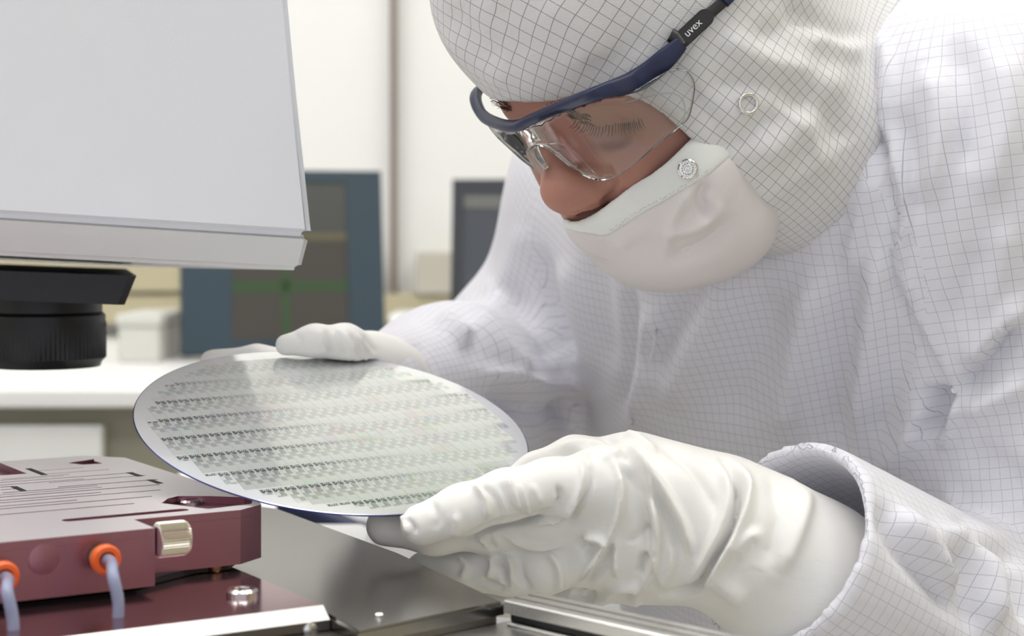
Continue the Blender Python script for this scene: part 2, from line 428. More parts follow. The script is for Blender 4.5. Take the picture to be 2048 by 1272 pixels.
for (p, q, wd) in groove_lines:
    u0, v0 = uv(*p); u1, v1 = uv(*q); vm = (v0+v1)/2
    used.append((u0, u1, vm, wd))
used.sort(key=lambda a: a[2])
last = -9
for (u0, u1, vm, wd) in used:
    vm = max(vm, last+.0032); last = vm
    hw = .0008*wd+.0001
    l = -.30 if u0 < uv(2, 1000)[0] else u0
    gid.append([(l, vm-hw), (u1, vm-hw), (u1, vm+hw), (l, vm+hw)])
hol = holes+gid
MID = zt-.0035
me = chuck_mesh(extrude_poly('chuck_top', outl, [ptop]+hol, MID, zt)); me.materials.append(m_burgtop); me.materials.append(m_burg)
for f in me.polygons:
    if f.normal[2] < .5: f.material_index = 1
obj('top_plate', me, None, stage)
me = chuck_mesh(extrude_poly('chuck_body', outl, [], zb+.003, MID-.00005)); obj('chuck_body', me, m_burg, stage)
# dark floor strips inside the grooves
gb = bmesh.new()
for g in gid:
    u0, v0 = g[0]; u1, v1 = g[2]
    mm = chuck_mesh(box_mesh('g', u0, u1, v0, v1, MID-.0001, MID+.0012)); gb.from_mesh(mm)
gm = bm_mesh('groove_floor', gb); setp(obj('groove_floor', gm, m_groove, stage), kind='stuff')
# short cross grooves
for (p, q) in (((258, 945), (281, 952.5)), ((299, 959.5), (320, 967)), ((58, 937), (88, 950)), ((28, 973), (46, 982))):
    u0, v0 = uv(*p); u1, v1 = uv(*q); um = (u0+u1)/2
    obj('cross_groove', chuck_mesh(box_mesh('cross_groove', um-.0016, um+.0016, min(v0, v1), max(v0, v1), zt-.002, zt+.00012)), m_groove, stage)
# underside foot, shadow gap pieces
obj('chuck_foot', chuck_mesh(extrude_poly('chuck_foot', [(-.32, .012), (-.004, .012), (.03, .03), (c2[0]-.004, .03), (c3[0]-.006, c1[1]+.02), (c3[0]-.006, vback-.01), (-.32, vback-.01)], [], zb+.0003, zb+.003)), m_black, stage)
# cap screws in the pockets
def screw(name, u, v, z, r, par, hgt=.0025, mt=None, M=MCH):
    me = lathe_mesh(name, [(r, 0), (r, hgt*.6), (r*.86, hgt), (r*.5, hgt), (r*.46, hgt*.35), (.0002, hgt*.3)], 28, True, Matrix.Translation((u, v, z)))
    me.transform(M); return obj(name, me, mt or m_chrome, par)
s0 = uv(383, 1007, HT+.0035); screw('screw', s0[0], s0[1], MID-.0002, .0062, stage, .0022)
s0 = uv(186, 928, HT+.0035); screw('screw', s0[0], s0[1], MID-.0002, .0058, stage, .0022)
# knurled knob on the recessed front face
kc = uv(349, 1077, HT)
ku = (349-CX)/F
kz = CZ-(1077-Y0)/F*(A[1]+.012)
kp = P(347, 1077, A[1]+.004)
kl = np.array([kp[0], kp[1]])-A
knob = lathe_mesh('knob', [(.0060, 0), (.0074, .0006), (.0074, .0118), (.0066, .0134), (.003, .0138)], 84, False,
                  Matrix.Translation((kl@U-.0075, kl@Vv, kp[2])) @ Matrix.Rotation(math.pi/2, 4, 'Y'), rib=(1, 2, .0006))
obj('knob', chuck_mesh(knob), m_knob, stage)
# small brass pin between the block and base
pp = P(430, 1143, F*HB/(1143-Y0))
obj('locating_pin', lathe_mesh('locating_pin', [(.0028, 0), (.0034, .0012), (.0034, .003), (.002, .004)], 20, True, Matrix.Translation((pp[0], pp[1], zb))), m_brass, stage)
# round blanking plug on the front face
def front_pt(px, py):                                  # point on the lower front face (v = 0)
    k = np.array([(px-CX)/F, 1.0]); n = Vv
    d = (A@n)/(k@n); return P(px, py, d)
Mf = lambda p: Matrix.Translation(p) @ frame_M((0, 0, 0), (U[0], U[1], 0), (0, 0, 1), (-Vv[0], -Vv[1], 0))
p = front_pt(88, 1118); obj('blanking_plug', lathe_mesh('blanking_plug', [(.0062, -.0005), (.0062, .0003), (.0056, .0005)], 32, True, Mf(p)), m_burg, stage)
# push-in fittings with tubes
def fitting(px, py, lab_tube, bend, tr):
    p = front_pt(px, py)
    f0 = obj('fitting', lathe_mesh('fitting', [(.0052, -.001), (.0052, .004), (.0044, .0045), (.0044, .0075)], 28, True, Mf(p)), m_brass, stage)
    obj('release_collar', lathe_mesh('release_collar', [(.0046, .0072), (.0062, .0078), (.0062, .0100), (.0053, .0112), (.0036, .0112), (.0034, .009)], 32, True, Mf(p)), m_orange, f0)
    q0 = Vector(p)+Vector((-Vv[0], -Vv[1], 0))*.008
    pts = [q0, q0+Vector((-Vv[0], -Vv[1], 0))*.008]
    for (bx, by, bd) in bend: pts.append(Vector(P(bx, by, q0[1]-bd)))
    setp(obj('air_tube', tube_mesh('air_tube', catmull(pts, 8), tr, 16), m_tube), lab_tube, 'tube')
fitting(197, 1112, 'bluish air tube curving down from the right-hand orange collar under the knob', [(226, 1150, .022), (237, 1210, .024), (232, 1290, .024), (228, 1400, .02)], .0024)
fitting(-6, 1146, 'bluish air tube at the lower left frame edge from the half-cut orange collar', [(14, 1180, .022), (26, 1240, .024), (26, 1300, .024), (22, 1410, .02)], .0024)

# base plate under the chuck
base = empty('chuck_base_plate', 'polished burgundy base plate with bright silver front edge beneath the chuck', 'plate', (A[0], A[1], zb-.01))
HBp = HB+.0003
e0 = uv(250, 1265, HBp); e1 = uv(632, 1207, HBp); r1 = uv(476, 1137, HBp)
ve = (e0[1]+e1[1])/2; ue = (e1[0]+r1[0])/2
th = .0065; ch = .0062
bm = bmesh.new()
z1 = zb-.0002
prof = [(ve, z1), (ve-ch, z1-ch*.78), (ve-ch, z1-.0088), (vback+.01, z1-.0088), (vback+.01, z1)]
for uu in (-.34, ue): [bm.verts.new((uu, a_, b_)) for a_, b_ in prof]
bm.verts.ensure_lookup_table(); n = len(prof)
bm.faces.new([bm.verts[i] for i in range(n)]); bm.faces.new([bm.verts[n+i] for i in range(n)])
for i in range(n): bm.faces.new([bm.verts[i], bm.verts[(i+1) % n], bm.verts[n+(i+1) % n], bm.verts[n+i]])
bmesh.ops.recalc_face_normals(bm, faces=bm.faces)
me = bm_mesh('base_plate', bm)
m_burgbase = brushed('burgundy_polished', (.40, .24, .275), .16, .95, .56, .04)
me.materials.append(m_burgbase); me.materials.append(m_alu); me.materials.append(m_dsteel)
for f in me.polygons:
    ny, nz = f.normal[1], f.normal[2]
    if abs(f.normal[0]) < .5 and ny < -.2 and nz > .2: f.material_index = 1
    elif ny < -.7 or abs(f.normal[0]) > .5: f.material_index = 2
obj('base_plate', chuck_mesh(me), None, base)
s0 = uv(484, 1190, HBp); screw('screw', s0[0], s0[1], z1-.0001, .0068, base, .0030)
pq = uv(600, 1262, HBp+.010); me = lathe_mesh('screw', [(.0030, -.001), (.0030, .001), (.002, .0016)], 24, True, Matrix.Translation((pq[0], ve-ch, z1-.0078)) @ Matrix.Rotation(math.pi/2, 4, 'X'))
obj('screw', chuck_mesh(me), m_chrome, base)

# steel transfer plate
HP = .1515; zp = CZ-HP
Fc_ = Q(715, 1262, HP); Rc = Q(1008, 1203, HP); Lc = Q(515, 1145, HP)
fu = (Rc-Fc_)/np.linalg.norm(Rc-Fc_); fv = np.array([-fu[1], fu[0]])
farp = Q(800, 1106, HP); wu = .5*((farp-Fc_)@fu+(Rc-Fc_)@fu)
f2 = Q(560, 1018, HP); MS = frame_M((Fc_[0], Fc_[1], 0), (fu[0], fu[1], 0), (fv[0], fv[1], 0), (0, 0, 1))
ua = (Rc-Fc_)@fu; ub = (farp-Fc_)@fu; vb2 = (farp-Fc_)@fv; uc = (f2-Fc_)@fu; vc2 = (f2-Fc_)@fv
tp = empty('transfer_plate', 'brushed steel plate reflecting the glove below the wafer', 'plate', (Fc_[0], Fc_[1], zp-.006))
me = extrude_poly('plate', [(0, 0), (ua, 0), (ub, vb2), (uc, vc2), (uc-.01, vc2+.12)]+[tuple(((A+U*(ue+.0006)+Vv*q_-Fc_)@fu, (A+U*(ue+.0006)+Vv*q_-Fc_)@fv)) for q_ in (.30, ve-.004)], [], zp-.0055, zp); me.transform(MS)
bm = bmesh.new(); bm.from_mesh(me); bmesh.ops.bevel(bm, geom=[e for e in bm.edges if all(abs(v.co.z-zp) < 1e-5 for v in e.verts) and e.calc_face_angle(0) > .5], offset=.0012, segments=2, affect='EDGES'); me = bm_mesh('plate', bm)
obj('plate', me, m_steel, tp)
q = Q(758, 1232, HP); obj('dowel_pin', lathe_mesh('dowel_pin', [(.0020, -.001), (.0020, .0008), (.0014, .0014)], 20, True, Matrix.Translation((q[0], q[1], zp))), m_chrome, tp)
# stage body under it, lower tray, rail
sb = empty('stage_base', 'dark steel stage block underneath the burgundy base plate and steel plate', 'machine base', (-.15, .8, 0))
me = extrude_poly('stage_block', [(.004, .0025), (ua-.002, .0025), (ua-.01, vc2+.1), (-.30, vc2+.1), (-.30, .02), (.004, .02)], [], zp-.055, zp-.0057); me.transform(MS)
obj('stage_block', me, m_dsteel, sb)
obj('pedestal', box_mesh('pedestal', -.60, -.10, .78, 1.25, 0, zp-.055, .01), m_white, sb)
tray = empty('tray_plate', 'pale metal tray in the lower foreground in front of the steel plate', 'plate', (Rc[0], Rc[1], zp-.02))
me = extrude_poly('tray', [(-.05, .002), (ua+.03, .002), (ua+.03, -.16), (-.05, -.16)], [], zp-.016, zp-.0092); me.transform(MS)
obj('tray', me, m_alu, tray)
#me = extrude_poly('tray_leg', [(.0, -.02), (.02, -.02), (.02, -.10), (.0, -.10)], [], 0.0, zp-.016); me.transform(MS); obj('tray_leg', me, m_dsteel, tray)
rail = empty('guide_rail', 'slotted steel guide rail running toward the lower right corner under the glove', 'rail', (Rc[0], Rc[1], zp-.01))
r0 = Q(1004, 1199, HP-.002); r0 = ((r0-Fc_)@fu, (r0-Fc_)@fv)
rw = .021
for (a0, a1, z0_, z1_, m) in ((0, rw, zp-.0035, zp+.002, m_alu), (.004, rw-.002, zp-.0075, zp-.0035, m_black), (.0015, rw, zp-.0092, zp-.0075, m_alu)):
    me = extrude_poly('rail_bar', [(r0[0]+a0, r0[1]-.0005), (r0[0]+a0, r0[1]-.15), (r0[0]+a1, r0[1]-.15), (r0[0]+a1, r0[1]-.0005)], [], z0_, z1_)
    me.transform(MS)
    bm = bmesh.new(); bm.from_mesh(me); bmesh.ops.bevel(bm, geom=bm.edges[:], offset=.0006, segments=1, affect='EDGES'); me = bm_mesh('rail_bar', bm)
    obj('rail_cap' if z1_ > zp else ('rail_slot' if m is m_black else 'rail_foot'), me, m, rail)
for k in (.006, .014):
    me = extrude_poly('rail_groove', [(r0[0]+k, r0[1]-.001), (r0[0]+k, r0[1]-.149), (r0[0]+k+.0008, r0[1]-.149), (r0[0]+k+.0008, r0[1]-.001)], [], zp+.001, zp+.0022); me.transform(MS)
    obj('rail_groove', me, m_dsteel, rail)

# ------------------------------------------------------------------ microscope
mic = empty('microscope', 'large white microscope head with black objective over the chuck', 'microscope', (-.35, 1.05, 0))
dm = .90
# front outline of the housing, extruded back
fo = [(-900, -700), (560, -700), (578, 0), (597, 190), (612, 330), (625, 462)]
Vt = []; 
def fpt(px, py, d): return P(px, py, d)
lo = [(625, 466), (605, 538)]
tilt = .0
hs = bmesh.new()
fr = [hs.verts.new(P(px, py, dm)) for px, py in [(-900, -700), (560, -700), (579, 0), (597, 190), (612, 330), (626, 462), (622, 474), (-900, 378)]]
bk = [hs.verts.new(v.co+Vector((-.19, .42, 0))) for v in fr]
n = len(fr); hs.faces.new(fr); hs.faces.new(bk[::-1])
for i in range(n): hs.faces.new([fr[i], fr[(i+1) % n], bk[(i+1) % n], bk[i]])
bmesh.ops.recalc_face_normals(hs, faces=hs.faces)
bmesh.ops.bevel(hs, geom=[e for e in hs.edges if e.calc_face_angle(0) > .6], offset=.004, segments=3, affect='EDGES')
obj('housing', bm_mesh('housing', hs), m_micro, mic)
hs = bmesh.new()
k0 = [P(623, 470, dm+.001), P(604, 541, dm+.016), P(-900, 465, dm+.016), P(-900, 374, dm+.001)]
fr = [hs.verts.new(v) for v in k0]; bk = [hs.verts.new(Vector(v)+Vector((-.19, .40, -.004))) for v in k0]
hs.faces.new(fr); hs.faces.new(bk[::-1])
for i in range(4): hs.faces.new([fr[i], fr[(i+1) % 4], bk[(i+1) % 4], bk[i]])
bmesh.ops.recalc_face_normals(hs, faces=hs.faces)
bmesh.ops.bevel(hs, geom=[e for e in hs.edges], offset=.003, segments=3, affect='EDGES')
obj('lower_trim', bm_mesh('lower_trim', hs), m_micro2, mic)
oc = P(93, 650, 1.03)
# dovetail mount
bt = CZ-(548-Y0)/F*.96
me = extrude_poly('mount_plate', [(-.35, -.075), (.067, -.075), (.070, -.071), (.030, .08), (-.35, .08)], [], -.0165, 0.0); 
bm = bmesh.new(); bm.from_mesh(me)
for v in bm.verts:
    if v.co.z < -.01 and v.co.x > -.1: v.co.x -= .006
me = bm_mesh('mount_plate', bm); me.transform(Matrix.Translation((oc[0], oc[1], CZ-(542-Y0)/F*.96)) @ Matrix.Rotation(math.radians(2.2), 4, 'Y'))
obj('mount_plate', me, m_black, mic)
zo = CZ-(590-Y0)/F*1.03
R_ = 117/F*1.03
prof = [(R_*.93, .012), (R_*.93, -.010), (R_*.985, -.012), (R_*.985, -.0155), (R_, -.017), (R_, -.0375), (R_*.93, -.040), (R_*.90, -.043), (R_*.55, -.0435), (R_*.5, -.042)]
ob = obj('objective', lathe_mesh('objective', prof, 160, True, Matrix.Translation((oc[0], oc[1], zo)), rib=(4, 5, .0006)), m_black, mic)
for (x0, x1) in ((-.05, -.018), (.005, .030)):
    obj('clamp_bar', box_mesh('clamp_bar', oc[0]+x0, oc[0]+x1, oc[1]-.062, oc[1]-.055, zo+.0035, zo+.0075, .001), m_chrome, mic)
obj('column', box_mesh('column', -.95, -.65, 1.0, 1.3, 0, 1.75, .02), m_micro, mic)

# ------------------------------------------------------------------ wafer
wn = np.array([.14496, -.28275*-1*-1, .94818]); wn = np.array([.14496, -.28275, .94818]); wn /= np.linalg.norm(wn)
WC = np.array([-.09041, .86652, CZ-.09425])
def dirproj(t):
    q0 = proj(WC[None])
    q1 = proj((WC+t*.01)[None]); return np.array([q1[0][0]-q0[0][0], q1[1][0]-q0[1][0]])
a0 = np.cross(wn, [0, 0, 1.]); a0 = np.cross(a0, wn) if False else a0/np.linalg.norm(a0); b0 = np.cross(wn, a0)
best = min((abs((lambda g: math.atan2(g[1], g[0])-math.atan2(-.095, 1))(dirproj(math.cos(t)*a0+math.sin(t)*b0))), t) for t in np.linspace(0, 2*math.pi, 1440))
wx = math.cos(best[1])*a0+math.sin(best[1])*b0; wy = np.cross(wn, wx)
MW = frame_M(WC, wx, wy, wn)
PX, PY = .0061, .0212
def wafer_mat(die=False):
    M = NT('patterned_die' if die else 'patterned_silicon'); c = M.coord(); sp = M.node('ShaderNodeSeparateXYZ'); M.t.links.new(c, sp.inputs[0])
    if die:                                             # a die knows where it sits on the wafer
        a_ = [M.node('ShaderNodeAttribute', attribute_type='OBJECT', attribute_name=k) for k in ('die_x', 'die_y')]
        cb0 = M.node('ShaderNodeCombineXYZ')
        for i_, k in enumerate(('X', 'Y')): M.t.links.new(M.math('ADD', sp.outputs[k], a_[i_].outputs['Fac']), cb0.inputs[i_])
        c = cb0.outputs[0]; sp = M.node('ShaderNodeSeparateXYZ'); M.t.links.new(c, sp.inputs[0])
    X = M.math('DIVIDE', M.math('ADD', sp.outputs['X'], .5), PX); Y = M.math('DIVIDE', M.math('ADD', sp.outputs['Y'], .5+.004), PY)
    fx = M.math('FRACT', X); fy = M.math('FRACT', Y); ix = M.math('FLOOR', X); iy = M.math('FLOOR', Y)
    def band(v, a, b): return M.math('MULTIPLY', M.math('GREATER_THAN', v, a), M.math('LESS_THAN', v, b))
    def rect(x0, x1, y0, y1): return M.math('MULTIPLY', band(fx, x0, x1), band(fy, y0, y1))
    def wn_(a, b):
        cb = M.node('ShaderNodeCombineXYZ'); M.put(a, cb.inputs[0]); M.put(b, cb.inputs[1])
        nd = M.node('ShaderNodeTexWhiteNoise', noise_dimensions='2D'); M.t.links.new(cb.outputs[0], nd.inputs['Vector']); return nd
    bar = wn_(M.math('FLOOR', M.math('MULTIPLY', fx, 11)), M.math('FLOOR', M.math('MULTIPLY', fy, 22))).outputs[0]
    fine = wn_(M.math('FLOOR', M.math('MULTIPLY', fx, 22)), M.math('FLOOR', M.math('MULTIPLY', fy, 70))).outputs[0]
    # painted diffraction sheen: contrast fades from left to centre, returns at right rim
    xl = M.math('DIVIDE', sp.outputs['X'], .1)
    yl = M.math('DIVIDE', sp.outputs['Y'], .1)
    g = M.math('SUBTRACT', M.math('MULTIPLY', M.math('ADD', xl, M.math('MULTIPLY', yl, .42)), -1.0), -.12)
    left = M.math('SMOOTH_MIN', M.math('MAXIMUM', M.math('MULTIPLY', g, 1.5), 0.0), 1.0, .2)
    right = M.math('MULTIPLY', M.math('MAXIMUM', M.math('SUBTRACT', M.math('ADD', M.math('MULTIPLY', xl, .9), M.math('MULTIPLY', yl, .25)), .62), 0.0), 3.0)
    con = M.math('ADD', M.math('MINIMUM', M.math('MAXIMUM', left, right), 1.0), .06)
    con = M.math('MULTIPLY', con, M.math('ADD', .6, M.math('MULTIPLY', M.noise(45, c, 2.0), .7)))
    strip = M.math('MULTIPLY', rect(.07, .93, .76, .93), M.math('GREATER_THAN', bar, .25))
    sq1 = M.math('MULTIPLY', rect(.36, .82, .54, .75), M.math('ADD', .45, M.math('MULTIPLY', fine, .7)))
    sq2 = M.math('MULTIPLY', rect(.04, .48, .38, .58), M.math('ADD', .25, M.math('MULTIPLY', fine, .6)))
    sq3 = M.math('MULTIPLY', rect(.46, .92, .24, .42), M.math('ADD', .35, M.math('MULTIPLY', fine, .5)))
    lin = M.math('ADD', rect(.0, .035, .0, 1.0), M.math('MULTIPLY', rect(.05, .3, .68, .8), M.math('GREATER_THAN', fine, .6)))
    pat = M.math('MAXIMUM', M.math('MULTIPLY', strip, .95), M.math('MULTIPLY', M.math('MAXIMUM', sq1, M.math('MAXIMUM', sq2, sq3)), .62))
    pat = M.math('MULTIPLY', pat, con)
    soft = M.math('MULTIPLY', M.math('MAXIMUM', rect(.36, .82, .52, .76), M.math('MAXIMUM', rect(.04, .5, .36, .58), rect(.46, .94, .22, .42))), .22)
    pat = M.math('MAXIMUM', M.math('MAXIMUM', pat, soft), M.math('MULTIPLY', lin, .28))
    # pastel film interference tints
    tint = wn_(ix, M.math('ADD', M.math('FLOOR', M.math('MULTIPLY', fy, 4)), M.math('MULTIPLY', iy, 4))).outputs[1]
    base = M.mix(M.noise(14, c, 2.0), (.90, .92, .915), (.86, .885, .87))
    base = M.mix(M.math('MAXIMUM', M.math('MULTIPLY', yl, -.9), 0.0), base, (.74, .82, .75))
    spark = M.math('MULTIPLY', M.math('GREATER_THAN', M.noise(30, c, 3.0), .56), .11)
    base = M.mix(spark, base, tint)
    col = M.mix(pat, base, (.13, .155, .16))
    # plain rim outside the last exposed field
    r = M.math('SQRT', M.math('ADD', M.math('MULTIPLY', sp.outputs['X'], sp.outputs['X']), M.math('MULTIPLY', sp.outputs['Y'], sp.outputs['Y'])))
    rcx = M.math('MULTIPLY', M.math('SUBTRACT', M.math('DIVIDE', M.math('ADD', ix, .5), 1/PX), .5), 1.0)
    rcx = M.math('SUBTRACT', M.math('MULTIPLY', M.math('ADD', ix, .5), PX), .5)
    yb = M.math('SUBTRACT', M.math('MULTIPLY', M.math('ADD', M.math('DIVIDE', M.math('FLOOR', M.math('MULTIPLY', fy, 6)), 6), M.math('ADD', iy, .083)), PY), .504)
    rc = M.math('SQRT', M.math('ADD', M.math('MULTIPLY', rcx, rcx), M.math('MULTIPLY', yb, yb)))
    rim = M.math('GREATER_THAN', rc, .0915)
    col = M.mix(rim, col, (.90, .915, .93))
    col = M.mix(M.math('GREATER_THAN', r, .0995), col, (.08, .09, .28))
    M.pr(Base_Color=col, Metallic=.82, Roughness=.13, Specular_IOR_Level=.6)
    return M.m
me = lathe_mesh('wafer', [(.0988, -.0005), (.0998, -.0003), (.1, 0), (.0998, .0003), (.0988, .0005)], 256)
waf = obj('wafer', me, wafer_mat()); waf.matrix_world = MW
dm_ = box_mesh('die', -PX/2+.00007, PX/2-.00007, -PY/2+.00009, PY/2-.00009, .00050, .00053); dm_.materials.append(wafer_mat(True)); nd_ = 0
for iy in range(-6, 7):
    for ix in range(-18, 19):
        dx, dy = (ix+round(.5/PX)+.5)*PX-.5, (iy+round(.504/PY)+.5)*PY-.504
        if math.hypot(abs(dx)+PX/2, abs(dy)+PY/2) > .0955 or nd_ >= 300: continue
        o = bpy.data.objects.new('die', dm_); COL.objects.link(o); o.parent = waf; o.location = (dx, dy, 0); o['die_x'] = dx; o['die_y'] = dy; nd_ += 1
setp(waf, 'round patterned silicon wafer held tilted by both gloved hands', 'wafer')

# ------------------------------------------------------------------ signed-distance sculpting
def cone(p, a, b, ra, rb):
    a = np.asarray(a, np.float32); b = np.asarray(b, np.float32); d = b-a; L2 = max(float(d@d), 1e-12)
    q = p-a; t = np.clip((q@d)/L2, 0, 1)
    return np.sqrt(((q-t[:, None]*d)**2).sum(1))-(ra+(rb-ra)*t)
def smin(a, b, k):
    h = np.maximum(k-np.abs(a-b), 0)/k; return np.minimum(a, b)-h*h*k*.25
def smax(a, b, k): return -smin(-a, -b, k)
def ell(p, c, ax, r):
    q = (p-np.asarray(c, np.float32))@np.asarray(ax, np.float32).T; r = np.asarray(r, np.float32)
    k0 = np.sqrt(((q/r)**2).sum(1))+1e-9; k1 = np.sqrt(((q/(r*r))**2).sum(1))+1e-9
    return k0*(k0-1)/k1
def chain(p, pts, k=.006):                              # pts: (xyz, r)
    o = None
    for (a, ra), (b, rb) in zip(pts[:-1], pts[1:]):
        c = cone(p, a, b, ra, rb); o = c if o is None else smin(o, c, k)
    return o
def px(x, y, d, r): return (P(x, y, d), r*d/F)          # joint from a sight line, its real distance and radius
def mesh_sdf(fn, lo, hi, h, B=8):
    lo = np.array(lo, np.float32); n = np.ceil((np.array(hi)-lo)/h).astype(int)
    n = ((n+B-1)//B)*B
    vol = np.empty(n, np.float32)
    nb = n//B
    bi = np.stack(np.meshgrid(*[np.arange(k) for k in nb], indexing='ij'), -1).reshape(-1, 3)
    cen = lo+(bi*B+(B-1)/2)*h
    dc = fn(cen.astype(np.float32))
    vb = np.repeat(np.repeat(np.repeat(dc.reshape(nb), B, 0), B, 1), B, 2); vol[:] = vb
    act = bi[np.abs(dc) < h*B*1.25]
    off = np.stack(np.meshgrid(*[np.arange(B)]*3, indexing='ij'), -1).reshape(-1, 3)
    for s in range(0, len(act), 2000):
        idx = (act[s:s+2000, None]*B+off[None]).reshape(-1, 3)
        vol[idx[:, 0], idx[:, 1], idx[:, 2]] = fn((lo+idx*h).astype(np.float32))
    ins = vol < 0
    # surface nets
    cnt = np.zeros(np.array(n)-1, np.int8)
    for dx in (0, 1):
        for dy in (0, 1):
            for dz in (0, 1): cnt += ins[dx:n[0]-1+dx, dy:n[1]-1+dy, dz:n[2]-1+dz]
    cells = np.argwhere((cnt > 0) & (cnt < 8))
    vid = np.full(cnt.shape, -1, np.int32); vid[tuple(cells.T)] = np.arange(len(cells))
    acc = np.zeros((len(cells), 3)); num = np.zeros(len(cells))
    cor = [(i, j, k) for i in (0, 1) for j in (0, 1) for k in (0, 1)]
    val = {c: vol[cells[:, 0]+c[0], cells[:, 1]+c[1], cells[:, 2]+c[2]] for c in cor}
    for c in cor:
        for ax in range(3):
            if c[ax]: continue
            c2 = list(c); c2[ax] = 1; c2 = tuple(c2)
            a, b = val[c], val[c2]; m = (a < 0) != (b < 0)
            t = np.where(m, a/np.where(m, a-b, 1), 0)
            pt = np.tile(np.array(c, float), (len(cells), 1)); pt[:, ax] = t
            acc += pt*m[:, None]; num += m
    V = lo+(cells+acc/num[:, None])*h
    quads = []
    for ax in range(3):
        o1, o2 = [(1, 2), (2, 0), (0, 1)][ax]
        sl0 = [slice(None)]*3; sl1 = [slice(None)]*3; sl0[ax] = slice(0, -1); sl1[ax] = slice(1, None)
        ch = ins[tuple(sl0)] != ins[tuple(sl1)]
        e = np.argwhere(ch)
        e = e[(e[:, o1] > 0) & (e[:, o2] > 0) & (e[:, o1] < cnt.shape[o1]) & (e[:, o2] < cnt.shape[o2]) & (e[:, ax] < cnt.shape[ax])]
        def vv(d1, d2):
            q = e.copy(); q[:, o1] -= d1; q[:, o2] -= d2; return vid[tuple(q.T)]
        qd = np.stack([vv(1, 1), vv(0, 1), vv(0, 0), vv(1, 0)], 1)
        fl = ins[tuple(e.T)]
        qd[~fl] = qd[~fl][:, ::-1]; quads.append(qd)
    Qd = np.concatenate(quads); Qd = Qd[(Qd >= 0).all(1)]
    return V, Qd
def vnormals(V, Qd):
    n = np.cross(V[Qd[:, 2]]-V[Qd[:, 0]], V[Qd[:, 3]]-V[Qd[:, 1]]); N = np.zeros_like(V)
    for k in range(4): np.add.at(N, Qd[:, k], n)
    return N/(np.linalg.norm(N, axis=1, keepdims=True)+1e-12)
def relax(V, Qd, it=2, lam=.5):
    for _ in range(it):
        S = np.zeros_like(V); c = np.zeros(len(V))
        for a, b in ((0, 1), (1, 2), (2, 3), (3, 0)):
            np.add.at(S, Qd[:, a], V[Qd[:, b]]); np.add.at(S, Qd[:, b], V[Qd[:, a]])
            np.add.at(c, Qd[:, a], 1); np.add.at(c, Qd[:, b], 1)
        V = V+(S/c[:, None]-V)*lam
    return V
def seg_dist(u, v, pl):
    best = np.full(u.shape, 1e9); tt = np.zeros(u.shape); L = 0; pl = [np.array(p, float) for p in pl]
    tot = sum(np.linalg.norm(b-a) for a, b in zip(pl[:-1], pl[1:]))
    for a, b in zip(pl[:-1], pl[1:]):
        d = b-a; l = np.linalg.norm(d); t = np.clip(((u-a[0])*d[0]+(v-a[1])*d[1])/(l*l), 0, 1)
        q = np.hypot(u-a[0]-t*d[0], v-a[1]-t*d[1]); m = q < best
        best = np.where(m, q, best); tt = np.where(m, (L+t*l)/tot, tt); L += l
    return best, tt
def fold(V, Qd, folds, dmax=9.0):
    """sculpt creases: (polyline in sight lines, half width px, height m); only the side turned to the viewer is worked"""
    N = vnormals(V, Qd); u, v = proj(V)
    view = V-np.array([0, 0, CZ]); view /= np.linalg.norm(view, axis=1, keepdims=True)
    face = np.clip(-(N*view).sum(1)*2.0, 0, 1); face *= V[:, 1] < dmax
    D = np.zeros(len(V))
    for f in folds:
        pl, wd, am = f[:3]
        pl = catmull(pl, 6) if len(pl) > 2 else pl
        d, t = seg_dist(u, v, pl)
        tap = np.clip(np.minimum(t, 1-t)*5, 0.15, 1)
        D += am*np.exp(-(d/wd)**2)*tap
    return V+N*(D*face)[:, None]
def sdf_obj(name, V, Qd, m, parent, uvf=None):
    me = bpy.data.meshes.new(name)
    me.vertices.add(len(V)); me.vertices.foreach_set('co', V.astype(np.float32).ravel())
    me.loops.add(len(Qd)*4); me.loops.foreach_set('vertex_index', Qd.astype(np.int32).ravel())
    me.polygons.add(len(Qd)); me.polygons.foreach_set('loop_start', np.arange(0, len(Qd)*4, 4, dtype=np.int32))
    me.update(calc_edges=True)
    if uvf is not None:
        l = me.uv_layers.new(name='UVMap'); l.data.foreach_set('uv', uvf.astype(np.float32).ravel())
    me.shade_smooth()
    return obj(name, me, m, parent)

person = empty('person', 'person in white hooded grid-fabric cleanroom coverall bending over the wafer', 'person', (.35, 1.15, 0))

# ------------------------------------------------------------------ head frame
Hf = np.array([-.70725, -.36373, -.60622]); Hu = np.array([-.57371, -.20577, .79279]); Hl = np.array([.41310, -.90849, .06315])
HO = np.array([.09438, .90711, CZ+.09722])
HA = np.stack([Hf, Hu, Hl])
def H(f, u, l): return HO+f*Hf+u*Hu+l*Hl

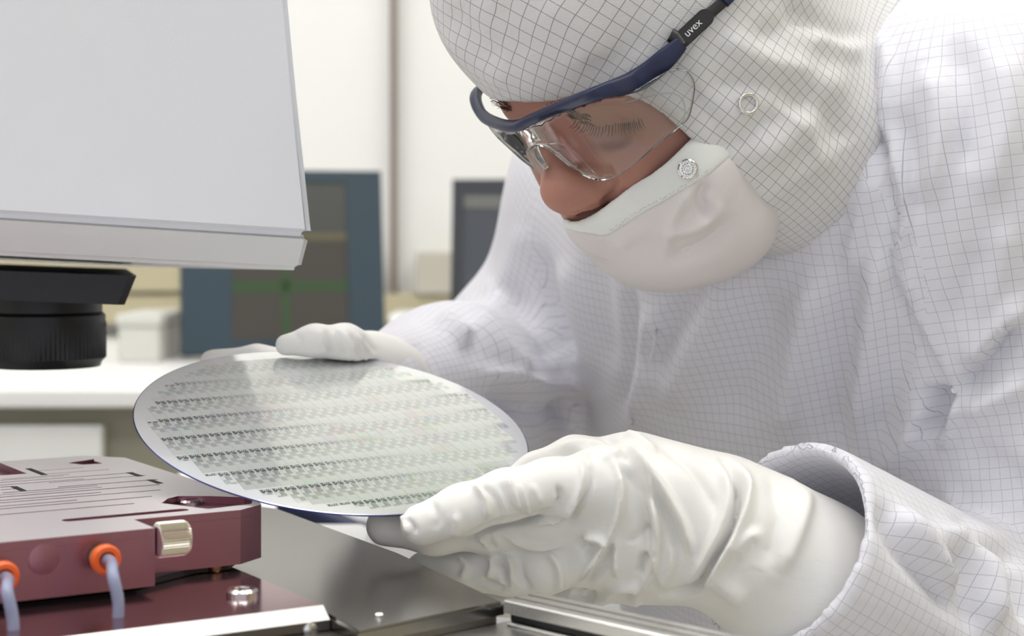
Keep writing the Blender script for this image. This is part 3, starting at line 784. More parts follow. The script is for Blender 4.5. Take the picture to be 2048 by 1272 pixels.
# ---- body: head, neck and shoulders as one skin
NB = P(1690, 330, 1.06)
def body_fn(p):
    s = ell(p, H(-.005, .045, 0), HA, (.094, .085, .074))
    s = smin(s, ell(p, H(.028, -.010, 0), HA, (.066, .070, .060)), .03)
    s = smin(s, cone(p, P(1335, 470, .890), H(.02, -.06, 0), .019, .036), .03)             # jaw, chin
    s = smin(s, cone(p, H(.0, -.04, 0), NB, .05, .058), .04)                              # neck
    s = smin(s, cone(p, NB, P(1640, 560, 1.12), .07, .12), .05)
    s = smin(s, cone(p, P(1240, 400, 1.2), P(1980, 380, .95), .045, .045), .06)
    s = smin(s, cone(p, H(.082, .036, -.02), H(.074, .036, .030), .012, .011), .02)       # brow ridge
    s = smin(s, cone(p, P(1268, 330, .857), P(1345, 290, .858), .018, .014), .025)        # cheek bone
    s = smin(s, cone(p, P(1125, 345, .915), P(1105, 300, .915), .014, .014), .02)         # far cheek
    # nose
    n = chain(p, [(P(1084, 262, .868), .0075), (P(1112, 318, .861), .0070), (P(1126, 372, .855), .0100)], .008)
    n = smin(n, cone(p, P(1131, 382, .854), P(1138, 386, .855), .0108, .0108), .008)
    n = smin(n, cone(p, P(1182, 384, .855), P(1190, 372, .858), .0090, .0075), .008)      # near wing
    n = smin(n, cone(p, P(1146, 398, .872), P(1150, 392, .874), .0078, .0065), .008)      # far wing
    s = smin(s, n, .006)
    s = smin(s, cone(p, P(1170, 425, .872), P(1200, 440, .876), .009, .010), .012)        # upper lip
    # eye
    e = cone(p, P(1212, 246, .858), P(1216, 247, .858), .0125, .0125)
    s = smax(s, -(cone(p, P(1200, 258, .842), P(1228, 262, .842), .006, .006)), .012)     # socket
    s = smin(s, e, .005)
    # nostril
    s = smax(s, -cone(p, P(1172, 425, .857), P(1192, 414, .858), .0034, .0022), .003)
    return s
V, Qd = mesh_sdf(body_fn, (-.02, .74, 1.02), (.36, 1.30, 1.47), .0015)
V = relax(V, Qd, 1)
V = fold(V, Qd, [([(1204, 338), (1224, 352), (1230, 372), (1218, 396), (1196, 412)], 7, -.0020), ([(1232, 372), (1262, 392), (1285, 400)], 9, -.0010),
    ([(1150, 428), (1172, 424), (1200, 408)], 5, -.0016), ([(1150, 228), (1200, 216), (1250, 218), (1285, 232)], 7, -.0016), ([(1150, 250), (1205, 264), (1262, 254)], 7, -.0012),
    ([(1145, 245), (1205, 252), (1275, 240)], 5, .0012), ([(1160, 272), (1230, 285), (1290, 272)], 12, -.0010), ([(1090, 250), (1080, 275), (1086, 300)], 9, -.0008)], .93)
body = sdf_obj('body', V, Qd, m_skin, person)
N0 = vnormals(V, Qd); bu, bv = proj(V)
front = (N0*(V-np.array([0, 0, CZ]))).sum(1) < 0
def onskin(x, y, lift=.0):
    d = np.hypot(bu-x, bv-y)+np.where(front, 0, 1e6); dd = V[:, 1]+np.where(d < 5, 0, 9)
    i = int(np.argmin(dd)) if (d < 5).any() else int(np.argmin(d))
    return V[i]+N0[i]*lift
def strands(name, roots, m, par, r=.00016):
    ms = []
    bm = bmesh.new()
    for (a, b, c) in roots:
        pts = catmull([a, b, c], 4); n = len(pts)
        mm = tube_mesh('s', pts, [r*(1-.8*i/(n-1)) for i in range(n)], 4); bm.from_mesh(mm); bpy.data.meshes.remove(mm)
    return setp(obj(name, bm_mesh(name, bm, True), m, par), kind='stuff')
rt = []
for i in range(64):                                     # lashes of the lowered near lid
    t = i/63; x = 1150+130*t; y = 238+10*math.sin(t*3.1)-4*t
    a = onskin(x, y+6); L = .0085*(.75+.4*random.random())
    dr = np.array([-.25+.75*(t-.35), -.55, -.75]); dr /= np.linalg.norm(dr)
    rt.append((a, a+dr*L*.5+np.array([0, -.001, -.0003]), a+dr*L+np.array([.0, -.0015, .0014])))
strands('eyelashes', rt, m_hair, body, .00022)
rt = []
for (x0, y0_, x1, y1, n) in ((1088, 204, 1175, 200, 110), (972, 194, 1022, 222, 70), (1142, 230, 1186, 246, 80)):
    for i in range(n):
        t = random.random(); x = x0+(x1-x0)*t; y = y0_+(y1-y0_)*t+random.uniform(-9, 9)
        a = onskin(x, y, .0002); dx = .004*(1 if x1-x0 > 60 else -1)
        rt.append((a, a+np.array([dx*.5, -.0006, .001]), a+np.array([dx, -.0005, .0015+random.uniform(-.001, .001)])))
strands('eyebrow', rt, m_hair, body, .00022)

# ---- hood
def poly_sd(u, v, poly):                                # signed px distance to a closed outline
    pl = [np.array(p, float) for p in poly]; d, _ = seg_dist(u, v, pl+[pl[0]])
    ins = np.zeros(u.shape, bool); j = len(pl)-1
    for i in range(len(pl)):
        xi, yi = pl[i]; xj, yj = pl[j]
        c = ((yi > v) != (yj > v)) & (u < (xj-xi)*(v-yi)/(yj-yi+1e-9)+xi); ins ^= c; j = i
    return np.where(ins, -d, d)
OPEN = [(p[0], p[1]) for p in catmull([(930, 172), (985, 199), (1045, 205), (1110, 202), (1180, 190), (1250, 192), (1300, 212), (1345, 245), (1392, 288), (1445, 335), (1482, 385), (1500, 440), (1494, 478)], 4)]+[(1440, 560), (1300, 640), (1000, 640), (850, 400), (850, 172)]
def hood_solid(p):
    s = ell(p, H(-.005, .055, 0), HA, (.106, .105, .086))
    s = smin(s, ell(p, H(.039, .083, .0), HA, (.059, .044, .062)), .03)                  # puffed brow
    s = smin(s, chain(p, [(P(1425, 245, .886), .058), (P(1540, 268, .915), .058), (P(1650, 205, 1.0), .088), (P(1700, 160, 1.05), .10)], .03), .04)
    return s
HOODF = [([(1080, 0), (1150, 60), (1190, 140)], 40, .0016), ([(1430, 60), (1540, 130), (1640, 140)], 30, .003), ([(1400, 190), (1470, 160), (1560, 170), (1640, 240)], 26, -.0022),
    ([(1480, 330), (1570, 280), (1700, 120)], 34, .003), ([(1440, 300), (1530, 250), (1620, 200)], 24, -.002), ([(1620, 60), (1680, 100), (1730, 90)], 22, .003),
    ([(1560, 0), (1660, 60), (1740, 70)], 20, -.003), ([(1590, 180), (1660, 230), (1690, 300)], 26, -.003), ([(1510, 420), (1580, 360), (1680, 300)], 24, .002),
    ([(900, 0), (930, 60), (1010, 130)], 26, -.002), ([(880, 60), (940, 130), (1040, 170)], 20, .0018), ([(1000, 0), (1010, 60), (1060, 120)], 22, -.0015), ([(1300, 60), (1240, 110), (1180, 160)], 26, -.0012),
    ([(1500, 80), (1560, 60), (1640, 20)], 24, -.002), ([(1350, 170), (1420, 230), (1460, 320)], 20, -.0012), ([(1540, 210), (1600, 250), (1640, 330)], 18, .0016)]
def hood_fn(p):
    s = hood_solid(p); sh = smax(s, -(s+.0045), .001)
    u, v = proj(p)
    win = poly_sd(u, v, OPEN)*p[:, 1]/F
    cut = np.maximum(win, p[:, 1]-.985)
    return smax(sh, -cut, .0016)
V, Qd = mesh_sdf(hood_fn, (-.08, .72, 1.12), (.34, 1.2, 1.47), .0021)
V = relax(V, Qd, 2); V = fold(V, Qd, [(a_, b_, c_*1.5) for a_, b_, c_ in HOODF])
def azim_uv(V, c, ax, R):
    q = (V-c)@ax.T; q /= np.linalg.norm(q, axis=1, keepdims=True)
    ph = np.arccos(np.clip(q[:, 2], -1, 1)); d = q[:, :2]/(np.linalg.norm(q[:, :2], axis=1, keepdims=True)+1e-9)
    return d*(ph*R)[:, None]
hc = P(1420, 130, .96)
zax = np.array([.12, -.97, .12]); zax /= np.linalg.norm(zax); xax = np.array([.8, .1, -.62]); xax -= xax@zax*zax; xax /= np.linalg.norm(xax); yax = np.cross(zax, xax)
uvh = azim_uv(V, hc, np.stack([xax, yax, zax]), .118)
hood = sdf_obj('hood', V, Qd, m_hood, person, uvh[Qd].reshape(-1, 2))
hN = vnormals(V, Qd); hV = V; hu, hv = proj(V)
def on_surf(SV, SN, x, y, rad=9):
    su, sv = proj(SV); d = np.hypot(su-x, sv-y); fr_ = ((SN*(SV-np.array([0, 0, CZ]))).sum(1) < 0) & (d < rad)
    k = np.where(fr_)[0]
    if len(k): k = k[SV[k, 1] < SV[k, 1].min()+.006]
    i = k[np.argmin(d[k])] if len(k) else int(np.argmin(d))
    k2 = np.where(np.linalg.norm(SV-SV[i], axis=1) < .006)[0]; nn = SN[k2].mean(0)
    return SV[i], nn/np.linalg.norm(nn)
def disc_M(pt, n, lift=0.0):
    n = Vector(n).normalized(); a = n.orthogonal().normalized(); b = n.cross(a)
    return frame_M(Vector(pt)+n*lift, a, b, n)
pt, nn = on_surf(hV, hN, 1498, 208)
er = []
for k in range(41):
    pass
def torus_mesh(name, R, r, M, s1=48, s2=12, squash=1.0):
    Vt = []; Ft = []
    for i in range(s1):
        a = 2*math.pi*i/s1
        for j in range(s2):
            b = 2*math.pi*j/s2; rr = R+r*math.cos(b); Vt.append((rr*math.cos(a), rr*math.sin(a), r*squash*math.sin(b)))
    for i in range(s1):
        for j in range(s2): Ft.append((i*s2+j, ((i+1) % s1)*s2+j, ((i+1) % s1)*s2+(j+1) % s2, i*s2+(j+1) % s2))
    me = mesh_from(name, Vt, Ft, True); me.transform(M); return me
obj('eyelet', torus_mesh('eyelet', .0046, .0009, disc_M(pt, nn, .0006)), m_chrome, hood)

# ---- face mask: gathered lower veil and plain upper band
MTOP = [(p[0], p[1]) for p in catmull([(1095, 424), (1118, 431), (1140, 440), (1165, 438), (1200, 419), (1262, 372), (1300, 349), (1340, 318), (1380, 278), (1420, 240)], 4)]
MSEAM = [(p[0], p[1]) for p in catmull([(1100, 440), (1150, 460), (1200, 468), (1223, 464), (1281, 426), (1345, 390), (1418, 345), (1470, 300)], 4)]
def mask_solid(p):
    s = ell(p, P(1325, 402, .892), HA, (.047, .044, .056))
    s = smin(s, cone(p, P(1340, 445, .885), P(1420, 420, .90), .029, .034), .02)
    s = smin(s, cone(p, P(1180, 444, .868), P(1380, 330, .850), .012, .018), .02)
    s = smin(s, cone(p, P(1440, 420, .868), P(1400, 360, .855), .024, .018), .03)
    return s
def mask_fn(p, band):
    s = mask_solid(p); sh = smax(s, -(s+.003), .001)
    u, v = proj(p)
    top = poly_sd(u, v, MTOP+[(1900, 240), (1900, 900), (900, 900), (900, 424)])*p[:, 1]/F
    seam = poly_sd(u, v, MSEAM+[(1900, 300), (1900, 900), (900, 900), (900, 440)])*p[:, 1]/F
    back = -((p-H(.0, 0, 0))@Hf.astype(np.float32))-.0
    if band:
        s2 = s-.0007; sh = smax(s2, -(s2+.003), .001)
        return np.maximum(smax(smax(sh, top, .0012), -(seam+.0008), .001), back)
    return np.maximum(smax(sh, seam-.0004, .001), back)
lo, hi = (.0, .76, 1.14), (.22, 1.0, 1.30)
V, Qd = mesh_sdf(lambda p: mask_fn(p, False), lo, hi, .0013)
V = relax(V, Qd, 2)
V = fold(V, Qd, [([(1420, 360), (1400, 400), (1430, 440)], 14, -.0040), ([(1450, 400), (1400, 450), (1320, 470)], 14, .0034), ([(1240, 480), (1300, 500), (1380, 490)], 30, -.0012),
    ([(1470, 440), (1410, 490), (1340, 520)], 14, -.0034), ([(1160, 460), (1180, 475), (1210, 480)], 8, .0012), ([(1395, 370), (1350, 430), (1330, 520)], 12, .0026), ([(1300, 450), (1260, 480), (1230, 500)], 14, .001)])
mask = sdf_obj('face_mask', V, Qd, m_mask, person)
V, Qd = mesh_sdf(lambda p: mask_fn(p, True), lo, hi, .0013)
V = relax(V, Qd, 2)
V = fold(V, Qd, [([(1250, 395), (1270, 410), (1290, 418)], 9, .0006), ([(1170, 445), (1220, 440), (1260, 420)], 10, .0007), ([(1330, 345), (1345, 365), (1350, 380)], 9, -.0006)])
band = sdf_obj('mask_band', V, Qd, m_band, mask)
bN = vnormals(V, Qd)
pt, nn = on_surf(V, bN, 1376, 338)
Md = disc_M(pt, nn, .0002)
snap = obj('snap_button', lathe_mesh('snap_button', [(.0049, 0), (.0049, .0008), (.0043, .0012), (.0036, .0008), (.0030, .0007), (.0027, .0016), (.0022, .0022), (.0017, .0022), (.0014, .0014), (.0010, .0013), (.0007, .0022), (.0003, .0024)], 40, True, Md), m_chrome, band)
for k in range(14):                                     # stamped ring of ticks
    a = 2*math.pi*k/14
    me = box_mesh('stamp', .0030, .0041, -.0003, .0003, .0007, .00145); me.transform(Md @ Matrix.Rotation(a, 4, 'Z'))
    if k == 0: bm = bmesh.new()
    bm.from_mesh(me)
tick = bm_mesh('stamped_ring', bm); jm = snap.data; bm = bmesh.new(); bm.from_mesh(jm); bm.from_mesh(tick); bm.to_mesh(jm); bm.free()
# stitches along the seam
st = bmesh.new(); sm = catmull([(1215, 460), (1223, 458), (1281, 420), (1345, 384), (1418, 339)], 10)
for i in range(0, len(sm)-1):
    a, na = on_surf(V, bN, *sm[i], 3); b = on_surf(V, bN, *(sm[i]*.45+sm[i+1]*.55), 3)[0]
    if np.linalg.norm(a-b) > 1e-5 and np.linalg.norm(a-b) < .006: st.from_mesh(tube_mesh('s', [a+na*.0001, b+na*.0001], .00017, 5))
if len(st.verts): setp(obj('stitching', bm_mesh('stitching', st), simple('stitch_grey', (.60, .60, .58), .8), mask), kind='stuff')

# ---- coverall
S = np.array([.52, -.85, 0.])
TT = P(1600, 470, 1.06); TB = P(1800, 1520, 1.22)
ELN = P(2150, 1420, .93)
prims = {
 'trunk': lambda p: smin(smin(cone(p, TT+S*.095, TB+S*.09, .095, .125), cone(p, TT-S*.095, TB-S*.09, .095, .125), .12), cone(p, TT+np.array([-.035, -.02, .0]), TB+np.array([-.03, -.02, 0]), .085, .13), .08),
 'yoke': lambda p: smin(cone(p, P(1270, 385, 1.2), P(1600, 380, 1.1), .074, .085), cone(p, P(1600, 380, 1.1), P(1960, 330, .95), .085, .082), .05),
 'near_sleeve': lambda p: smin(cone(p, P(1985, 320, .94), P(2110, 850, .93), .083, .062), cone(p, P(2110, 850, .93), ELN, .062, .066), .05),
 'near_forearm': lambda p: cone(p, ELN, P(1560, 1085, .80), .068, .0525),
 'far_sleeve': lambda p: smin(cone(p, P(1250, 400, 1.2), P(1085, 735, 1.27), .078, .066), cone(p, P(1085, 735, 1.27), P(1050, 760, 1.25), .066, .068), .03),
 'far_forearm': lambda p: smin(cone(p, P(1060, 770, 1.25), P(900, 790, 1.09), .067, .052), cone(p, P(900, 790, 1.09), P(752, 782, .992), .054, .0335), .03),
}
order = list(prims)
CUFA = P(1560, 1085, .80); cfd = (ELN-CUFA); cfd /= np.linalg.norm(cfd)
CUFN = np.array([.62, .22, -.62]); CUFN = cfd
def cover_fn(p, ids=False):
    ds = [prims[k](p) for k in order]
    if ids: return np.argmin(np.stack(ds, 1), 1)
    s = smin(ds[0], ds[1], .10); s = smin(s, ds[2], .045); fa = smin(ds[4], ds[5], .035); s = smin(s, fa, .03)
    # near sleeve is a hollow cuff at its end
    c = ds[3]
    s = smin(s, c, .022)
    # cuff mouth: cut plane and hollow core
    t = (p-CUFA.astype(np.float32))@cfd.astype(np.float32)
    s = smax(s, np.where(c < .03, -t-.0, -1.0), .002)
    core = np.maximum(cone(p, CUFA-cfd*.05, CUFA+cfd*.11, .0455, .0470), t-.12)
    s = smax(s, -core, .002)
    # room for the neck inside the collar
    s = smax(s, -cone(p, H(.03, -.06, 0), P(1600, 300, 1.03), .040, .050), .012)
    return s
V, Qd = mesh_sdf(cover_fn, (-.15, .70, .78), (.48, 1.48, 1.36), .0034)
V = relax(V, Qd, 5)
COVF = [ # armhole seam and its puckers
 ([(1765, 245), (1790, 330), (1812, 420), (1800, 520), (1835, 620), (1880, 710), (1915, 790)], 9, .0035),
 ([(1745, 250), (1770, 340), (1792, 430), (1782, 520), (1815, 630), (1865, 730)], 9, -.003),
 ([(1915, 790), (1900, 850), (1880, 900)], 11, .006), ([(1885, 770), (1870, 830), (1855, 880)], 26, -.012),
 # near sleeve folds
 ([(2048, 640), (1980, 720), (1915, 790)], 16, -.009), ([(2060, 600), (1980, 670), (1930, 740)], 26, .007), ([(1920, 830), (1990, 800), (2060, 760)], 22, .006),
 ([(1890, 960), (1930, 1040), (2040, 1080)], 18, .004), ([(1900, 1000), (1960, 1090), (2060, 1120)], 18, -.006), ([(1930, 900), (2000, 930), (2060, 1000)], 30, -.004),
 ([(1850, 120), (1880, 260), (1840, 420)], 30, .006), ([(1790, 200), (1830, 330), (1835, 460)], 22, -.005), ([(1900, 60), (1950, 200), (1920, 360)], 30, -.005), ([(2000, 80), (2010, 240), (1960, 420)], 34, .005),
 ([(1760, 60), (1775, 150), (1765, 250)], 12, .004), ([(1730, 250), (1760, 280), (1770, 330)], 10, -.005), ([(1740, 300), (1720, 360), (1690, 430)], 16, .004),
 ([(1960, 480), (1930, 580), (1900, 660)], 28, -.003), ([(2020, 440), (1990, 560), (1960, 640)], 26, .003),
 # forearm
 ([(1755, 985), (1800, 1090), (1870, 1170), (1930, 1250)], 22, -.006), ([(1790, 1010), (1850, 1090), (1930, 1180)], 20, .006), ([(1850, 1060), (1930, 1080), (1980, 1160), (1985, 1272)], 20, .007),
 ([(1880, 1110), (1930, 1150), (1950, 1272)], 20, -.006), ([(1700, 1060), (1650, 1160), (1600, 1260)], 40, .002), ([(2000, 1120), (2040, 1180), (2060, 1260)], 16, -.005),
 # chest
 ([(1640, 520), (1600, 700), (1560, 900)], 34, .007), ([(1700, 500), (1690, 700), (1660, 930)], 30, -.006), ([(1765, 470), (1740, 650), (1700, 900)], 26, .006), ([(1560, 560), (1500, 720), (1440, 860)], 40, -.006),
 ([(1480, 540), (1400, 680), (1330, 830)], 34, .007), ([(1420, 560), (1350, 640), (1290, 760)], 26, -.005), ([(1310, 590), (1300, 700), (1265, 860)], 22, .006), ([(1260, 560), (1255, 700), (1240, 850)], 16, -.005),
 ([(1130, 500), (1150, 620), (1190, 780)], 22, .008), ([(1075, 480), (1100, 600), (1160, 730)], 20, -.010), ([(1190, 480), (1200, 600), (1220, 760)], 22, -.006),
 ([(1820, 640), (1790, 760), (1740, 900)], 24, -.004), ([(1860, 800), (1820, 880), (1760, 950)], 26, .006), ([(1580, 480), (1640, 470), (1700, 440)], 14, .004), ([(1690, 560), (1720, 450), (1760, 330)], 18, .004),
 # far sleeve
 ([(880, 630), (900, 660), (940, 690)], 16, .008), ([(940, 620), (1000, 700), (1060, 760)], 24, .008), ([(1000, 560), (1060, 660), (1120, 730)], 26, -.007), ([(960, 740), (1060, 770), (1180, 775)], 14, .007),
 ([(970, 790), (1060, 820), (1190, 830)], 26, -.012), ([(1050, 440), (1020, 540), (960, 610)], 26, .004), ([(760, 690), (780, 720), (790, 750)], 9, .002), ([(830, 680), (850, 720), (870, 760)], 12, -.003)]
V = fold(V, Qd, [(a_, b_, c_*1.3) for a_, b_, c_ in COVF])
def cyl_uv(V, a, b, R, ref):
    ax = (b-a)/np.linalg.norm(b-a); r = ref-ref@ax*ax; r /= np.linalg.norm(r); s = np.cross(ax, r)
    q = V-a; th = np.arctan2(q@s, q@r); return np.stack([th*R, q@ax], 1)
ref = np.array([0, -1., 0])*-1
G = {'trunk': cyl_uv(V, TT, TB, .17, np.array([.3, 1., 0])), 'yoke': cyl_uv(V, TT, TB, .17, np.array([.3, 1., 0])),
     'near_sleeve': cyl_uv(V, P(1985, 320, .94), ELN, .075, np.array([0, 1., 0])), 'near_forearm': cyl_uv(V, ELN, CUFA, .056, np.array([0, 1., 0])),
     'far_sleeve': cyl_uv(V, P(1250, 400, 1.2), P(1085, 735, 1.27), .075, np.array([0, 1., 0])), 'far_forearm': cyl_uv(V, P(1060, 770, 1.25), P(770, 790, 1.0), .05, np.array([0, 1., 0]))}
cen = V[Qd].mean(1); gid_ = cover_fn(cen.astype(np.float32), True)
UVs = np.zeros((len(Qd), 4, 2))
for i, k in enumerate(order):
    m = gid_ == i; UVs[m] = G[k][Qd[m]]
cover = sdf_obj('coverall', V, Qd, m_cover, person, UVs.reshape(-1, 2))
cN = vnormals(V, Qd)
def piping(name, pl, rad, lift=.0003):
    pts = []
    for q in catmull(pl, 8):
        a, na = on_surf(V, cN, q[0], q[1], 4); pts.append(a+na*lift)
    pts = [np.mean(pts[max(i-1, 0):i+2], 0) for i in range(len(pts))]
    obj(name, tube_mesh(name, pts, rad, 8), m_pipe, cover)
m_pipe = simple('white_piping', (.86, .86, .88), .6)
piping('seam', [(1772, 262), (1790, 330), (1812, 420), (1802, 520), (1835, 620), (1880, 710), (1912, 785)], .0016)
piping('placket_edge', [(1318, 600), (1306, 690), (1286, 780), (1262, 850)], .0009)
# hidden lower half so that the figure stands on the floor
def leg_fn(p):
    s = cone(p, TB+np.array([0, 0, .06]), TB+np.array([0.02, .02, -.12]), .19, .185)
    for sg in (1, -1):
        hip = TB+S*.1*sg+np.array([.02, .02, -.1])
        foot = np.array([hip[0]+.02, hip[1]+.03, .06])
        s = smin(s, cone(p, hip, foot, .105, .075), .05); s = smin(s, cone(p, foot+np.array([0, 0, -.02]), foot+np.array([-.13, -.07, -.025]), .045, .035), .04)
    return s
V, Qd = mesh_sdf(leg_fn, (-.1, .8, -.03), (.8, 1.7, 1.0), .014)
V[:, 2] = np.maximum(V[:, 2], .001)
sdf_obj('trousers', V, Qd, m_cover, person, cyl_uv(V, TB, TB-np.array([0, 0, 1.]), .17, np.array([0, 1., 0]))[Qd].reshape(-1, 2))

# ---- gloves
WCf = WC.astype(np.float32); wnf = wn.astype(np.float32)
def wafer_sd(p, pad=.0011):
    q = p-WCf; hgt = q@wnf; r = np.sqrt(np.maximum((q*q).sum(1)-hgt*hgt, 0))
    a = np.abs(hgt)-pad; b = r-.1005
    return np.maximum(a, b)
def near_fn(p):
    k = .010
    idx = chain(p, [px(842, 1050, .782, 42), px(925, 1019, .784, 45), px(1010, 990, .786, 46), px(1100, 972, .790, 50), px(1200, 966, .796, 60), px(1330, 990, .800, 80)], .008)
    thb = chain(p, [px(1018, 968, .822, 26), px(1075, 945, .826, 34), px(1150, 925, .832, 46), px(1260, 940, .822, 66), px(1400, 1010, .812, 84)], .010)
    mid = chain(p, [px(772, 1052, .806, 40), px(870, 1062, .806, 42), px(980, 1058, .806, 42), px(1090, 1040, .804, 48), px(1210, 1040, .804, 62), px(1340, 1050, .804, 80)], .008)
    rng = chain(p, [px(845, 1138, .826, 34), px(930, 1143, .818, 40), px(1020, 1142, .810, 43), px(1085, 1138, .806, 46), px(1200, 1100, .804, 60), px(1340, 1080, .804, 80)], .008)
    lit = chain(p, [px(980, 1205, .850, 28), px(1080, 1206, .842, 32), px(1160, 1186, .832, 37), px(1250, 1140, .818, 52), px(1350, 1100, .808, 80)], .008)
    pal = chain(p, [px(1215, 985, .806, 70), px(1330, 1010, .808, 96), px(1440, 1040, .808, 118)], .02)
    pal = smin(pal, chain(p, [px(1235, 1090, .812, 72), px(1340, 1095, .812, 84), px(1420, 1080, .810, 108)], .02), .02)
    cuf = chain(p, [px(1440, 1050, .808, 118), px(1500, 1090, .806, 148), px(1600, 1165, .815, 170), px(1760, 1260, .830, 172)], .01)
    s = smin(idx, mid, .005); s = smin(s, rng, .004); s = smin(s, lit, .005); s = smin(s, thb, .006)
    s = smin(s, pal, .016); s = smin(s, cuf, .010)
    s = smax(s, -wafer_sd(p), .0008)
    return s
V, Qd = mesh_sdf(near_fn, (-.075, .71, .96), (.24, .92, 1.115), .00105)
V = relax(V, Qd, 2)
o5 = lambda *a: [(700+x/2.048, 840+y/2.048) for x, y in a]
NG = [(o5((1040, 150), (1130, 130), (1190, 190), (1232, 300), (1258, 450), (1250, 560), (1270, 650)), 9, .0042), (o5((1080, 190), (1150, 230), (1195, 340), (1215, 460), (1215, 560)), 16, -.0030),
 (o5((1060, 140), (1098, 210), (1112, 320), (1085, 440), (1020, 560), (920, 690)), 7, .0032), (o5((1150, 160), (1240, 230), (1320, 340), (1380, 470), (1400, 570)), 9, .0034), (o5((1200, 260), (1290, 380), (1340, 500), (1350, 600)), 12, -.0028),
 (o5((1530, 170), (1580, 240), (1592, 330), (1560, 450), (1500, 560), (1420, 680), (1290, 716)), 9, -.0060), (o5((1560, 170), (1620, 260), (1620, 360), (1560, 500), (1470, 640), (1360, 740)), 14, .0042), (o5((1490, 160), (1545, 280), (1535, 390), (1470, 540), (1370, 690)), 12, .0028),
 (o5((930, 150), (955, 220), (925, 320), (860, 390), (700, 440)), 7, .0024), (o5((965, 140), (985, 240), (950, 340), (880, 430)), 6, -.0018), (o5((850, 270), (862, 320), (840, 365)), 6, -.0022),
 (o5((850, 365), (720, 405), (600, 430), (480, 480)), 7, -.0030),
 (o5((500, 260), (555, 320), (560, 410)), 7, .0022), (o5((530, 260), (600, 330), (620, 410)), 7, -.0018), (o5((640, 230), (680, 320), (700, 380)), 5, .0020), (o5((690, 250), (715, 330), (735, 395)), 5, .0022), (o5((610, 250), (650, 330), (690, 400)), 6, -.0012),
 (o5((740, 260), (770, 310), (780, 350)), 5, .0014), (o5((215, 385), (235, 430), (240, 470)), 6, .0018), (o5((225, 400), (262, 440), (260, 470)), 5, -.0016), (o5((330, 330), (360, 400), (350, 460)), 9, -.0010), (o5((430, 380), (440, 440), (420, 480)), 9, .0012),
 (o5((1090, 470), (1085, 560), (1095, 650)), 7, .0022), (o5((950, 480), (1020, 490), (1040, 520)), 10, .0024), (o5((920, 500), (980, 520), (960, 580)), 9, -.0022), (o5((1130, 500), (1170, 480), (1230, 440)), 7, -.0012),
 (o5((610, 460), (700, 500), (800, 520), (900, 500)), 7, .0018), (o5((560, 470), (580, 510), (600, 530)), 6, -.0018), (o5((520, 480), (560, 500), (550, 525)), 6, .0016),
 (o5((440, 560), (480, 600), (450, 650)), 8, .0018), (o5((570, 540), (590, 600), (560, 660)), 7, .0022), (o5((610, 560), (640, 620), (640, 690)), 7, -.0028), (o5((630, 540), (660, 600), (655, 680)), 5, .0022), (o5((690, 560), (700, 640), (740, 700)), 9, -.0020),
 (o5((800, 540), (850, 590), (860, 660), (830, 700)), 9, .0020), (o5((540, 640), (590, 680), (640, 700)), 8, -.0016),
 (o5((930, 700), (1000, 640), (1060, 560), (1090, 470)), 9, -.0020), (o5((1040, 720), (1100, 680), (1170, 680), (1160, 720)), 9, .0026), (o5((1060, 740), (1130, 730), (1170, 700)), 7, -.0024), (o5((1190, 700), (1240, 600), (1250, 540)), 9, .0020), (o5((1180, 640), (1200, 580), (1215, 540)), 9, -.0026),
 (o5((1260, 690), (1310, 600), (1340, 500)), 12, .0018), (o5((960, 780), (1020, 740), (1090, 720)), 9, .0022), (o5((1080, 790), (1130, 770), (1200, 740)), 8, .0024), (o5((1000, 690), (960, 740), (900, 700)), 8, -.002),
 (o5((590, 215), (720, 160), (850, 125), (1000, 150)), 8, -.0030), (o5((840, 130), (900, 100), (1000, 90), (1130, 130)), 7, .0012), (o5((1010, 60), (1090, 100), (1170, 180)), 9, -.0022), (o5((1110, 55), (1200, 90), (1260, 150)), 8, .0024),
 (o5((1260, 90), (1400, 200), (1480, 330), (1500, 420)), 12, -.0016), (o5((1700, 200), (1760, 330), (1740, 480), (1680, 620)), 26, -.0022), (o5((1820, 230), (1860, 330), (1820, 480), (1750, 640)), 20, .0024), (o5((1560, 560), (1640, 480), (1680, 500)), 16, .0022), (o5((1480, 640), (1560, 700), (1620, 760)), 22, .002)]
V = fold(V, Qd, [(a_, b_*.9, c_*1.75) for a_, b_, c_ in NG], .86); V = relax(V, Qd, 1, .4)
g1 = sdf_obj('glove', V, Qd, m_glove, person); g1['label'] = 'near cream glove with wrinkled gauntlet'
def far_fn(p):
    thb = chain(p, [px(572, 690, .944, 22), px(630, 681, .946, 28), px(690, 688, .958, 36), px(770, 740, .985, 56)], .008)
    s = thb
    for (x0, y0_, d0, dd) in ((424, 724, .978, 0), (436, 752, .962, .004), (470, 768, .950, .004), (520, 784, .94, .003)):
        c = chain(p, [px(x0, y0_, d0, 25), px(x0+90, y0_-4, d0+.004, 28), px(x0+200, y0_+4, d0+.012, 30), px(770, 770, 1.0, 50)], .006)
        s = smin(s, c, .004)
    s = smin(s, cone(p, P(740, 745, .985), P(830, 790, 1.02), .022, .030), .014)
    return smax(s, -wafer_sd(p), .0008)
V, Qd = mesh_sdf(far_fn, (-.20, .86, 1.03), (-.02, 1.08, 1.17), .0016)
V = relax(V, Qd, 2)
V = fold(V, Qd, [([(640+12*k, 655+2*k), (646+13*k, 685), (655+14*k, 708)], 4.5, .0014*(1 if k % 2 == 0 else -.8)) for k in range(8)]+[([(590, 662), (600, 690), (590, 705)], 7, -.0008), ([(455, 708), (470, 720)], 6, -.0008)], 1.02)
g2 = sdf_obj('glove', V, Qd, m_glove, person); g2['label'] = 'far white glove behind the wafer rim'

